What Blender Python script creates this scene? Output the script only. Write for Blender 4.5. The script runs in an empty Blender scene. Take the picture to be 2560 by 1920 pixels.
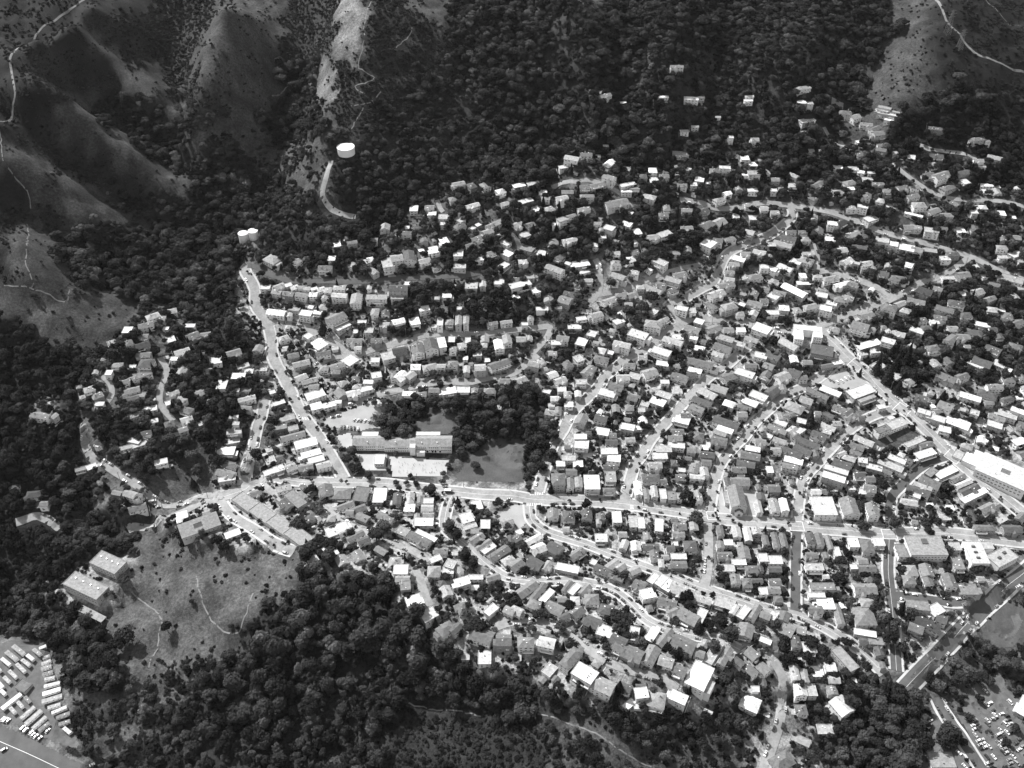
import bpy, math, random
import numpy as np
from mathutils import Vector
random.seed(7); RNG = np.random.default_rng(7)
SC = bpy.context.scene
COL = SC.collection
R = math.radians

# ------------------------------------------------------------------ camera, sky, sun, exposure
PITCH = R(41.0); HFOV = R(55.0); CAMZ = 680.0
FPX = 1280.0 / math.tan(HFOV / 2)
SP, CP = math.sin(PITCH), math.cos(PITCH)
cam = bpy.data.objects.new('camera', bpy.data.cameras.new('camera')); COL.objects.link(cam)
cam.location = (0, 0, CAMZ); cam.rotation_euler = (math.pi / 2 - PITCH, 0, 0)
cam.data.sensor_width = 36; cam.data.lens = 18 / math.tan(HFOV / 2)
cam.data.clip_start = 5; cam.data.clip_end = 20000
SC.camera = cam

SUN_EL = R(48.0)
SHX, SHY = 0.74, -0.67                       # ground direction in which shadows fall
world = bpy.data.worlds.new('World'); SC.world = world; world.use_nodes = True
wn = world.node_tree; bg = wn.nodes['Background']
sky = wn.nodes.new('ShaderNodeTexSky'); sky.sky_type = 'NISHITA'; sky.sun_disc = False
sky.sun_elevation = SUN_EL; sky.sun_rotation = math.atan2(-SHX, -SHY)
bw = wn.nodes.new('ShaderNodeRGBToBW')       # the photograph is black and white
wn.links.new(sky.outputs[0], bw.inputs[0]); wn.links.new(bw.outputs[0], bg.inputs[0])
bg.inputs[1].default_value = 0.125
sun = bpy.data.objects.new('sun', bpy.data.lights.new('sun', 'SUN')); COL.objects.link(sun)
sun.data.energy = 3.6; sun.data.angle = R(0.55); sun.data.color = (1, 1, 1)
sdir = Vector((SHX * math.cos(SUN_EL), SHY * math.cos(SUN_EL), -math.sin(SUN_EL)))
sun.rotation_euler = sdir.to_track_quat('-Z', 'Y').to_euler()
sun.location = (0, 0, 900)
SC.view_settings.view_transform = 'Standard'; SC.view_settings.look = 'None'
SC.view_settings.gamma = 1; SC.view_settings.use_curve_mapping = False
SC.view_settings.exposure = 1.08
SC.render.engine = 'CYCLES'
SC.cycles.max_bounces = 4; SC.cycles.diffuse_bounces = 2

# ------------------------------------------------------------------ numbers: rays and terrain
def ray(px, py):
    u = (np.asarray(px, float) - 1280) / FPX; v = (np.asarray(py, float) - 960) / FPX
    return u, CP - v * SP, -(SP + v * CP)
def project(x, y, z):
    dz = np.asarray(z, float) - CAMZ
    zc = y * CP - dz * SP; yc = y * SP + dz * CP
    zc = np.maximum(zc, 1.0)
    return 1280 + FPX * x / zc, 960 - FPX * yc / zc, zc

# heights (m) read off the photograph: picture x, picture y, height above the bay
CTRL = """
1500 0 255;1500 250 186;1500 450 138;1500 600 105;1500 860 58;1500 1100 38;1500 1330 30;1500 1500 38;1500 1690 52;1500 1920 24
2200 0 238;2200 260 170;2200 500 117;2200 700 78;2200 900 50;2200 1200 30;2200 1500 22;2200 1700 14;2200 1920 12
2550 0 225;2500 300 155;2500 500 115;2500 700 80;2500 1000 40;2500 1300 20;2500 1600 11;2500 1900 9
1900 1740 30;1850 1900 12;2060 1860 11;1980 1650 25
1050 100 232;1050 200 200;1050 400 145;1000 560 112;1200 0 255;1250 250 184;1250 400 143;950 480 126
600 60 243;620 200 199;640 330 156;560 420 130;520 520 106;560 520 114
0 700 138;50 800 120;150 850 102;0 950 92;100 1040 86;0 1200 56;300 900 86;300 1100 63;420 1000 70;200 1300 44;100 1400 32;0 1500 18
620 650 94;650 780 74;700 950 56;800 1120 41;860 1190 36
500 900 76;500 1030 62;600 1050 50;520 1200 48;620 1200 41;560 1242 43;430 1290 42
500 1330 53;450 1450 51;560 1570 41;330 1500 35;300 1650 24;750 1400 58;900 1500 54;650 1500 52;230 1450 34
800 1520 58;800 1700 28;800 1900 11;1000 1620 45;1050 1800 24;1050 1920 14;1030 1480 56;1130 1450 50
0 1860 4;60 1910 4;0 1700 6;100 1660 8;200 1850 6;350 1910 6;500 1800 15;300 1800 12;400 1650 23;-80 1700 5
900 1250 37;1100 1230 34;1350 1250 32;1700 1270 30;2000 1310 27;1300 1400 36;1150 1370 42
1000 950 50;1300 950 48;900 850 62;750 850 62;1100 800 74;1300 800 66;900 700 92;1100 650 98;750 700 86;1300 650 95;1100 500 122
1300 480 129;1700 480 125;1700 300 163;1750 100 218;1950 300 155;1950 100 212;2000 500 112;2000 700 74;1800 700 76;1750 900 50;2000 950 45
1250 1600 52;1100 1650 40;1250 1780 28;1700 1720 46;1700 1820 22;980 1130 38;1220 1160 35
"""
P = np.array([[float(v) for v in s.split()] for s in CTRL.replace('\n', ';').split(';') if s.strip()])
# crest and gully lines of the hills, the same way, filled in every 22 m
LINES = ["220 -10 276;98 78 268;29 136 254;38 231 236;0 301 222;-90 420 205", "98 78 266;160 66 248;231 101 231;286 142 220;340 180 208;390 223 195;430 262 181;463 304 166",
 "38 231 236;121 240 226;170 270 212;214 307 199;266 350 181;318 396 164;370 440 147;428 475 132", "-40 370 212;0 385 207;60 410 194;110 430 184;185 475 163;260 529 139;310 550 126;362 564 114",
 "20 570 170;66 596 162;139 677 139;174 720 127;249 749 112;344 790 96", "110 140 232;180 210 205;250 280 176;330 325 156;410 390 134;470 440 124", "50 320 198;130 380 172;220 440 146;320 500 121;420 550 107",
 "0 490 168;110 560 140;200 640 115;300 700 97;430 750 84", "410 0 240;450 60 220;458 140 198;452 210 182;452 280 164;455 350 148", "560 -10 272;525 50 256;503 100 242;497 180 219;492 240 201;478 300 178;468 345 162;480 420 141",
 "730 -10 238;755 60 214;762 130 193;752 200 174;735 270 154;720 330 139;700 410 124;690 480 112", "930 -10 266;905 80 243;895 150 225;872 230 204;860 300 186;852 370 168;800 440 147;780 500 131;740 570 112",
 "850 -10 262;846 40 250;832 124 227;814 200 207;793 280 185;782 356 166", "2340 -20 245;2366 52 232;2395 81 224;2412 107 217;2470 145 205;2565 184 192", "2366 52 232;2330 120 212;2280 200 190;2220 270 170;2150 310 154", "1430 -10 260;1480 120 230;1500 230 195;1470 330 167", "1290 -10 244;1340 120 214;1400 240 179;1440 330 156", "1690 -10 256;1660 120 224;1640 240 188;1620 330 165", "1560 -10 246;1570 130 214;1560 250 177;1540 360 150", "1850 -10 234;1810 130 203;1760 270 165;1700 390 138", "2010 -10 240;1980 120 216;1960 230 182;1930 310 159", "1150 -10 248;1160 100 226;1190 220 189;1230 340 153", "2240 0 226;2180 130 194;2130 230 168;2100 300 150"]
def _w(q):
    dx, dy, dz = ray(q[:, 0], q[:, 1]); t = (q[:, 2] - CAMZ) / dz; return np.column_stack([dx * t, dy * t, q[:, 2]])
LP = []
for s in LINES:
    q = _w(np.array([[float(v) for v in e.split()] for e in s.split(';')]))
    for i in range(len(q) - 1):
        k = max(1, int(np.hypot(*(q[i + 1] - q[i])[:2]) / 22)); LP += [q[i] + (q[i + 1] - q[i]) * t / k for t in range(k)]
    LP.append(q[-1])
LP = np.array(LP)
dx, dy, dz = ray(P[:, 0], P[:, 1]); tt = (P[:, 2] - CAMZ) / dz
CX = np.concatenate([dx * tt, LP[:, 0], [-900, 900, -400, 500, -1600, 1600, 0, -3000, 3000, 0, -1200, 1200, 0, -700, 700, 0, -1100, 1000]])
CY = np.concatenate([dy * tt, LP[:, 1], [1400, 1400, 1500, 1500, 900, 900, 1700, 3000, 3000, 4500, 300, 300, 120, 150, 150, -1500, 700, 700]])
CZ = np.concatenate([P[:, 2], LP[:, 2], [330, 290, 335, 320, 190, 60, 340, 90, 60, 10, 10, 5, 6, 2, 5, 0, 170, 60]])
def kern(r): return np.sqrt(r * r + 30.0)
n = len(CX); D = np.hypot(CX[:, None] - CX, CY[:, None] - CY)
A = np.zeros((n + 3, n + 3)); A[:n, :n] = kern(D); A[:n, :n] -= np.diag(np.r_[np.full(len(P), 14.0), np.full(len(LP), 4.0), np.full(n - len(P) - len(LP), 14.0)])
A[:n, n] = 1; A[:n, n + 1] = CX / 1000; A[:n, n + 2] = CY / 1000; A[n:, :n] = A[:n, n:].T
WT = np.linalg.solve(A, np.concatenate([CZ, [0, 0, 0]]))
def axis(a, b, step, lo, hi):
    core = list(np.arange(a, b + .1, step)); s = step; x = core[-1]; up = []
    while x < hi: s *= 1.25; x += s; up.append(x)
    s = step; x = core[0]; dn = []
    while x > lo: s *= 1.25; x -= s; dn.append(x)
    return np.array(dn[::-1] + core + up)
GX = axis(-740, 740, 3.6, -7000, 7000); GY = axis(265, 1330, 3.6, -3000, 8000)
MX, MY = np.meshgrid(GX, GY)
Z = np.zeros(MX.size); fx, fy = MX.ravel(), MY.ravel()
for s in range(0, fx.size, 20000):
    e = s + 20000
    K = kern(np.hypot(fx[s:e, None] - CX, fy[s:e, None] - CY))
    Z[s:e] = K @ WT[:n] + WT[n] + WT[n + 1] * fx[s:e] / 1000 + WT[n + 2] * fy[s:e] / 1000
Z = Z.reshape(MX.shape)
for _ in range(3):                            # round the control points off
    Zp = np.pad(Z, 1, mode='edge'); Z = (Zp[:-2, 1:-1] + Zp[2:, 1:-1] + Zp[1:-1, :-2] + Zp[1:-1, 2:] + 2 * Z) / 6
Z = np.clip(Z, 1.0, 420)

_perm = RNG.random((256, 256))
def vnoise(x, y, s):
    x = np.asarray(x) / s; y = np.asarray(y) / s
    ix = np.floor(x).astype(int); iy = np.floor(y).astype(int); a = x - ix; b = y - iy
    a = a * a * (3 - 2 * a); b = b * b * (3 - 2 * b); g = lambda i, j: _perm[i % 256, j % 256]
    return (g(ix, iy) * (1 - a) + g(ix + 1, iy) * a) * (1 - b) + (g(ix, iy + 1) * (1 - a) + g(ix + 1, iy + 1) * a) * b

# land cover, read off the photograph in 40-pixel squares (64 x 48)
# . hill grass, lens vignette in its colour  k scrub darkened most for corner vignette  g pale grass  m grass  s scrub  F wood  d wood darkened for edge vignette  f open wood  t leafy town  T town  p paved
COVER = """5k 4. 4s 5m 3s 2g 3s 2m 8F 2f 18F 3m 5k/3k 3. 6s 1s 5m 3s 2g 4s 1m 28F 3m 5k/1. 3k 1. 2m 5s 5m 4s 2g 5s 27F 4m 5k/1. 4s 1. 2m 4s 5m 4s 1g 6s 27F 5m 4k
1. 4s 2. 3m 2s 5m 3F 1g 6s 27F 5m 5k/3. 4s 1. 2m 3s 4m 3F 1g 5s 28F 5m 1F 4k/3. 3m 4F 2m 2s 3m 3F 1f 4s 29F 4m 6F/2. 2s 2m 4F 1m 2F 3m 4F 1f 3s 29F 3m 8d
1. 3s 4m 4F 5f 3F 1m 32F 3m 8d/2m 3s 4m 5F 5f 1m 1f 31F 4t 4d 4d/3m 4s 4m 5F 3f 1m 1f 14F 4t 4F 5t 5F 8t 3d/1. 4m 4s 3m 6F 1m 2f 9F 3t 3F 25t 3d
2. 5m 12F 8F 37t/4s 4m 11F 2f 3F 40t/1k 2m 6F 1m 14F 40t/1k 3m 11F 2t 3F 2t 2F 40t
1k 3m 11F 49t/1k 4m 10F 1T 17t 21T 10t/7m 8F 9T 12t 19T 9t/9m 2t 4F 10T 10t 20T 9t
1F 7m 4t 3F 9T 11t 20T 9t/3F 4m 5t 4F 12T 8t 18T 10t/6F 10t 38T 10t/5F 11t 38T 10t
5F 11t 9T 9t 30T/2F 1T 2F 11t 8T 11F 29T/5F 12t 7T 2F 3m 6F 29T/6F 7t 2F 2t 4T 8p 6F 29T
6F 4t 3m 2F 2t 4T 8p 2m 4F 29T/6F 3t 4m 2t 1F 5T 8p 4m 1F 30T/6F 3t 4m 51T/6F 3t 3m 52T
10F 54T/9F 3m 2t 50T/8F 10m 3t 43T/5F 3T 11m 2F 43T
3F 4T 12m 5F 40T/3F 4T 11m 7F 39T/6F 9m 10F 39T/7F 7m 13F 37T
3p 4F 8m 12F 37T/4p 4F 2m 4f 16F 34T/4p 4F 5f 20F 16T 15t/5p 7f 22F 14T 4s 12t
5p 4s 16F 6s 8F 6t 3s 2T 14F/4p 6s 14F 8s 16s 3T 13F/5p 5F 12F 12s 13s 4T 13F/6p 4F 14F 10s 13s 4T 13F"""
CV = []
for row in COVER.replace('\n', '/').split('/'):
    r = ''.join(t[-1] * int(t[:-1]) for t in row.split()); assert len(r) == 64, (len(CV), len(r), row); CV.append(list(r))
CV = np.array(CV); assert CV.shape == (48, 64)
CV[0:8, 0:5] = np.where(CV[0:8, 0:5] == '.', 'k', CV[0:8, 0:5]); CV[20:37, 0:4] = np.where(CV[20:37, 0:4] == 'F', 'd', CV[20:37, 0:4]); CV[38, 15] = 'm'; CV[26:30, 21:33] = np.where(np.isin(CV[26:30, 21:33], ['p', 'm', 'T']), 'l', CV[26:30, 21:33]); CV[28:] = np.where(CV[28:] == 'm', 'h', CV[28:]); CV[0:6, 58:64] = np.where(CV[0:6, 58:64] == 'm', '.', CV[0:6, 58:64]); CV[40:45, 58:64] = 'f'; CV[37:40, 61:64] = 'f'; CV[45:48, 34:47] = 'f'; CV[43:46, 12:20] = 'F'; CV[45:48, 6:10] = 'f'  # darker corner and left-edge cells paint in the lens vignette
def height(x, y):
    x = np.asarray(x, float); y = np.asarray(y, float)
    i = np.clip(np.searchsorted(GX, x) - 1, 0, len(GX) - 2); j = np.clip(np.searchsorted(GY, y) - 1, 0, len(GY) - 2)
    a = np.clip((x - GX[i]) / (GX[i + 1] - GX[i]), 0, 1); b = np.clip((y - GY[j]) / (GY[j + 1] - GY[j]), 0, 1)
    return (Z[j, i] * (1 - a) + Z[j, i + 1] * a) * (1 - b) + (Z[j + 1, i] * (1 - a) + Z[j + 1, i + 1] * a) * b
def warp_px(x, y):
    px, py, zc = project(x, y, height(x, y))
    return px + (vnoise(x, y, 22) - .5) * 56 + (vnoise(x + 99, y, 7) - .5) * 22, py + (vnoise(x, y + 777, 22) - .5) * 46 + (vnoise(x, y + 77, 7) - .5) * 20, px, py, zc
def cover_at(x, y):
    qx, qy, px, py, zc = warp_px(x, y)
    return CV[np.clip((qy / 40).astype(int), 0, 47), np.clip((qx / 40).astype(int), 0, 63)], px, py, zc
def smooth_lut(table, px, py):
    G = np.vectorize(lambda c: table.get(c, table['*']))(CV).astype(float)
    gx = np.clip(px / 40 - .5, 0, 62.999); gy = np.clip(py / 40 - .5, 0, 46.999); i = gx.astype(int); j = gy.astype(int); a = gx - i; b = gy - j
    a = np.clip((a - .5) * 1.8 + .5, 0, 1); b = np.clip((b - .5) * 1.8 + .5, 0, 1)
    return (G[j, i] * (1 - a) + G[j, i + 1] * a) * (1 - b) + (G[j + 1, i] * (1 - a) + G[j + 1, i + 1] * a) * b
qx, qy, _, _, _ = warp_px(MX, MY)
hill = smooth_lut({'*': 1, 'T': 0, 't': .15, 'p': 0, 'l': 0}, qx, qy)
rill = np.abs(vnoise(MX + .35 * MY, MY - .3 * MX, 46) - .5) * 2
Z = Z + hill * ((vnoise(MX, MY, 70) - .5) * 13 + (1 - rill) * -7 + (vnoise(MX, MY, 23) - .5) * 4.5 + (vnoise(MX, MY, 9) - .5) * 2.2 + (vnoise(MX, MY, 4.6) - .5) * .9 - np.maximum(0, .5 - np.abs(vnoise(MX + .6 * MY, MY * .25, 15) - .5) * 6) * 3.0) + (1 - hill) * (vnoise(MX, MY, 40) - .5) * 1.5
qx, qy, _, _, _ = warp_px(MX, MY)

def unproject(px, py, up=0.0):
    px = np.atleast_1d(np.asarray(px, float)); py = np.atleast_1d(np.asarray(py, float))
    dx, dy, dz = ray(px, py); up = np.broadcast_to(up, px.shape)
    t0 = np.full(px.shape, 350.0); hit = np.zeros(px.shape, bool); t1 = t0.copy()
    for _ in range(520):
        below = (CAMZ + dz * t1) < height(dx * t1, dy * t1) + up
        hit |= below; t0 = np.where(hit, t0, t1); t1 = np.where(hit, t1, t1 + 5.0)
        if hit.all(): break
    for _ in range(12):
        m = (t0 + t1) / 2; below = (CAMZ + dz * m) < height(dx * m, dy * m) + up
        t1 = np.where(below, m, t1); t0 = np.where(below, t0, m)
    return dx * t1, dy * t1

# ------------------------------------------------------------------ materials (all grey: a black and white photograph)
MATS = {}
def mat(key, val, var=.25, scale=.35, rough=.85, rand=0.0, spec=.2, fine=2.5, attr=None, bump=0.0, metal=0.0):
    if key in MATS: return MATS[key]
    m = bpy.data.materials.new(key); m.use_nodes = True; nt = m.node_tree; b = nt.nodes['Principled BSDF']
    N = nt.nodes.new; L = nt.links.new
    b.inputs['Roughness'].default_value = rough; b.inputs['Specular IOR Level'].default_value = spec; b.inputs['Metallic'].default_value = metal
    geo = N('ShaderNodeNewGeometry')
    n1 = N('ShaderNodeTexNoise'); n1.inputs['Scale'].default_value = scale; n1.inputs['Detail'].default_value = 5; L(geo.outputs['Position'], n1.inputs['Vector'])
    n2 = N('ShaderNodeTexNoise'); n2.inputs['Scale'].default_value = fine; n2.inputs['Detail'].default_value = 2; L(geo.outputs['Position'], n2.inputs['Vector'])
    mr = N('ShaderNodeMapRange'); mr.inputs[1].default_value = .3; mr.inputs[2].default_value = .7; mr.inputs[3].default_value = 1 - var; mr.inputs[4].default_value = 1 + var; L(n1.outputs[0], mr.inputs[0])
    m2 = N('ShaderNodeMapRange'); m2.inputs[1].default_value = .3; m2.inputs[2].default_value = .7; m2.inputs[3].default_value = 1 - var * .6; m2.inputs[4].default_value = 1 + var * .6; L(n2.outputs[0], m2.inputs[0])
    mu = N('ShaderNodeMath'); mu.operation = 'MULTIPLY'; L(mr.outputs[0], mu.inputs[0]); L(m2.outputs[0], mu.inputs[1])
    out = mu.outputs[0]
    if attr:
        at = N('ShaderNodeAttribute'); at.attribute_name = attr; sv = N('ShaderNodeMath'); sv.operation = 'MULTIPLY'; L(out, sv.inputs[0]); L(at.outputs['Fac'], sv.inputs[1]); out = sv.outputs[0]; val = 1.0
    if rand:
        oi = N('ShaderNodeObjectInfo'); r = N('ShaderNodeMapRange'); r.inputs[3].default_value = 1 - rand; r.inputs[4].default_value = 1 + rand; L(oi.outputs['Random'], r.inputs[0])
        q = N('ShaderNodeMath'); q.operation = 'MULTIPLY'; L(out, q.inputs[0]); L(r.outputs[0], q.inputs[1]); out = q.outputs[0]
    v = N('ShaderNodeMath'); v.operation = 'MULTIPLY'; v.use_clamp = True; L(out, v.inputs[0]); v.inputs[1].default_value = val
    L(v.outputs[0], b.inputs['Base Color'])
    if bump:
        bp = N('ShaderNodeBump'); bp.inputs['Strength'].default_value = bump; bp.inputs['Distance'].default_value = .5; L(n2.outputs[0], bp.inputs['Height']); L(bp.outputs[0], b.inputs['Normal'])
    MATS[key] = m; return m
ROOFV = {'2': .05, '3': .085, '4': .125, '5': .17, '6': .23, '7': .31, '8': .42, '9': .62}
ROOFW = {'2': 'black', '3': 'dark', '4': 'dark grey', '5': 'grey', '6': 'mid grey', '7': 'pale grey', '8': 'pale', '9': 'white'}
for k, v in ROOFV.items(): mat('roof_' + k, v, .24, .45, fine=1.1, rough=.8 if k < '8' else .6)
WALLV = [.25, .4, .55, .68, .78]
for i, v in enumerate(WALLV): mat('wall_%d' % i, v, .1, .3)
mat('glass', .03, .1, rough=.12, spec=.6); mat('trim', .72, .08); mat('dark_trim', .08, .2); mat('door_paint', .14, .2)
mat('asphalt', .085, .18, .12); mat('old_concrete', .25, .2, .1, fine=.5); mat('pavement', .42, .12, .3); mat('marking', .75, .05)
mat('gravel', .1, .25, .2); mat('dirt', .16, .3, .2); mat('lawn', .07, .2, .1, fine=.8); mat('playground', .36, .08, .1); mat('lot', .3, .12, .1); mat('weeds', .05, .5, .4, fine=1.5)
def leafy(key, val, rand):
    m = mat(key, val, .35, .9, rand=rand, fine=3); nt = m.node_tree; b = nt.nodes['Principled BSDF']; N = nt.nodes.new; L = nt.links.new; src = b.inputs['Base Color'].links[0].from_socket
    g = N('ShaderNodeNewGeometry'); n = N('ShaderNodeTexNoise'); n.inputs['Scale'].default_value = .035; n.inputs['Detail'].default_value = 3; L(g.outputs['Position'], n.inputs['Vector']); r = N('ShaderNodeMapRange'); r.inputs[1].default_value = .35; r.inputs[2].default_value = .65; r.inputs[3].default_value = .55; r.inputs[4].default_value = 1.6; L(n.outputs[0], r.inputs[0])
    q = N('ShaderNodeMath'); q.operation = 'MULTIPLY'; L(src, q.inputs[0]); L(r.outputs[0], q.inputs[1]); L(q.outputs[0], b.inputs['Base Color'])
    t = N('ShaderNodeBsdfTranslucent'); L(q.outputs[0], t.inputs[0]); mx = N('ShaderNodeMixShader'); mx.inputs[0].default_value = .35; L(b.outputs[0], mx.inputs[1]); L(t.outputs[0], mx.inputs[2]); L(mx.outputs[0], nt.nodes['Material Output'].inputs[0])
leafy('foliage', .04, .6); leafy('foliage_dark', .021, .5); leafy('foliage_pale', .085, .4); mat('bark', .14, .3, 1.5)
leafy('shrub', .032, .6); mat('metal', .5, .1, rough=.4, metal=.6); mat('white_paint', .78, .05, rough=.5); mat('wood_pole', .12, .3)
mat('tyre', .03, .1); mat('skin', .35, .1)
for i, v in enumerate([.8, .75, .5, .25, .1, .04]): mat('car_%d' % i, v, .04, rough=.3, spec=.6)
for i, v in enumerate([.12, .4, .7]): mat('cloth_%d' % i, v, .1)

# ------------------------------------------------------------------ object helpers
def tag(o, label=None, cat=None, group=None, kind=None):
    if label: o['label'] = label
    if cat: o['category'] = cat
    if group: o['group'] = group
    if kind: o['kind'] = kind
    return o
def put(name, data, parent=None, loc=(0, 0, 0), rz=0.0):
    o = bpy.data.objects.new(name, data); COL.objects.link(o); o.location = loc; o.rotation_euler = (0, 0, rz)
    if parent: o.parent = parent
    return o
class MB:
    def __init__(s): s.v = []; s.f = []; s.m = []; s.mats = []
    def mi(s, k):
        if k not in s.mats: s.mats.append(k)
        return s.mats.index(k)
    def add(s, V, F, k):
        b = len(s.v); s.v += [tuple(p) for p in V]; s.f += [tuple(i + b for i in f) for f in F]; s.m += [s.mi(k)] * len(F)
    def box(s, x0, y0, z0, x1, y1, z1, k):
        V = [(x0, y0, z0), (x1, y0, z0), (x1, y1, z0), (x0, y1, z0), (x0, y0, z1), (x1, y0, z1), (x1, y1, z1), (x0, y1, z1)]
        s.add(V, [(0, 3, 2, 1), (4, 5, 6, 7), (0, 1, 5, 4), (1, 2, 6, 5), (2, 3, 7, 6), (3, 0, 4, 7)], k)
    def tube(s, a, b, r0, r1, k, n=6):
        a = Vector(a); b = Vector(b); d = (b - a).normalized(); u = d.orthogonal().normalized(); w = d.cross(u); V = []
        for p, r in ((a, r0), (b, r1)):
            for i in range(n): t = i * 2 * math.pi / n; V.append(p + (u * math.cos(t) + w * math.sin(t)) * r)
        s.add(V, [(i, (i + 1) % n, n + (i + 1) % n, n + i) for i in range(n)] + [tuple(range(n - 1, -1, -1)), tuple(range(n, 2 * n))], k)
    def xf(s, loc, rz):
        c, q = math.cos(rz), math.sin(rz); s.v = [(loc[0] + x * c - y * q, loc[1] + x * q + y * c, loc[2] + z) for x, y, z in s.v]; return s
    def merge(s, o):
        b = len(s.v); s.v += o.v; s.f += [tuple(i + b for i in f) for f in o.f]; mp = [s.mi(k) for k in o.mats]; s.m += [mp[i] for i in o.m]
    def mesh(s, name, smooth=False):
        me = bpy.data.meshes.new(name); me.from_pydata(s.v, [], s.f)
        for k in s.mats: me.materials.append(MATS[k])
        me.polygons.foreach_set('material_index', s.m)
        if smooth: me.polygons.foreach_set('use_smooth', [True] * len(s.f))
        me.update(); return me
    def obj(s, name, parent=None, loc=(0, 0, 0), rz=0.0, smooth=False): return put(name, s.mesh(name, smooth), parent, loc, rz)
ORD = 'first second third fourth fifth sixth seventh eighth ninth tenth eleventh twelfth thirteenth fourteenth fifteenth sixteenth seventeenth eighteenth nineteenth twentieth'.split()
TEN = ['', '', 'twenty', 'thirty', 'forty', 'fifty', 'sixty', 'seventy', 'eighty', 'ninety']
def ordinal(n):
    if n <= 20: return ORD[n - 1]
    if n % 10 == 0: return TEN[n // 10][:-1] + 'ieth'
    return TEN[n // 10 % 10] + '-' + ORD[n % 10 - 1]
OCX0, OCY0, OCS = -760.0, 250.0, 1.5
OCC = np.zeros((int(1100 / OCS), int(1520 / OCS)), bool)
def mark(x, y, arr=None):
    arr = OCC if arr is None else arr
    i = ((np.asarray(x) - OCX0) / OCS).astype(int); j = ((np.asarray(y) - OCY0) / OCS).astype(int)
    ok = (i >= 0) & (j >= 0) & (i < OCC.shape[1]) & (j < OCC.shape[0]); arr[j[ok], i[ok]] = True
def taken(x, y, r, arr=None):
    arr = OCC if arr is None else arr
    k = int(r / OCS); i = int((x - OCX0) / OCS); j = int((y - OCY0) / OCS)
    if i < 0 or j < 0 or i >= OCC.shape[1] or j >= OCC.shape[0]: return False
    return bool(arr[max(0, j - k):j + k + 1, max(0, i - k):i + k + 1].any())

# ------------------------------------------------------------------ ground
base = smooth_lut({'*': .06, '.': .013, 'k': .007, 'g': .13, 'm': .043, 'h': .062, 'l': .07, 's': .02, 'F': .025, 'd': .018, 'f': .06, 't': .1, 'T': .25, 'p': .12}, qx, qy)  # hill, corner and edge classes carry vignette darkening in their albedo
mott = np.clip(.55 + .9 * vnoise(MX * 1.7 + MY * .9, MY - MX * .5, 13), .4, 1.5) * (.8 + .4 * vnoise(MX, MY, 4.3))
yard = 1 - hill
coarse = np.where(vnoise(MX, MY, 7.5) > .58, .45, 1.0)
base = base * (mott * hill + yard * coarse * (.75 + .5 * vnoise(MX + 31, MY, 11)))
ny, nx = MX.shape
idx = np.arange(nx * ny).reshape(ny, nx)
quads = np.stack([idx[:-1, :-1], idx[:-1, 1:], idx[1:, 1:], idx[1:, :-1]], -1).reshape(-1, 4)
me = bpy.data.meshes.new('ground')
me.vertices.add(nx * ny); me.vertices.foreach_set('co', np.stack([MX, MY, Z], -1).ravel())
me.loops.add(quads.size); me.loops.foreach_set('vertex_index', quads.ravel().astype(np.int32))
me.polygons.add(len(quads)); me.polygons.foreach_set('loop_start', np.arange(0, quads.size, 4, dtype=np.int32)); me.polygons.foreach_set('loop_total', np.full(len(quads), 4, np.int32))
me.polygons.foreach_set('use_smooth', np.ones(len(quads), bool)); me.update(calc_edges=True)
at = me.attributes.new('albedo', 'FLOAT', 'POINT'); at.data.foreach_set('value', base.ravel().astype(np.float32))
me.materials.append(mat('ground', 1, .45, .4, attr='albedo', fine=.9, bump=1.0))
tag(put('ground', me), 'hills and valley floor under the whole town, grass and bare soil', 'ground', kind='structure')
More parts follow.
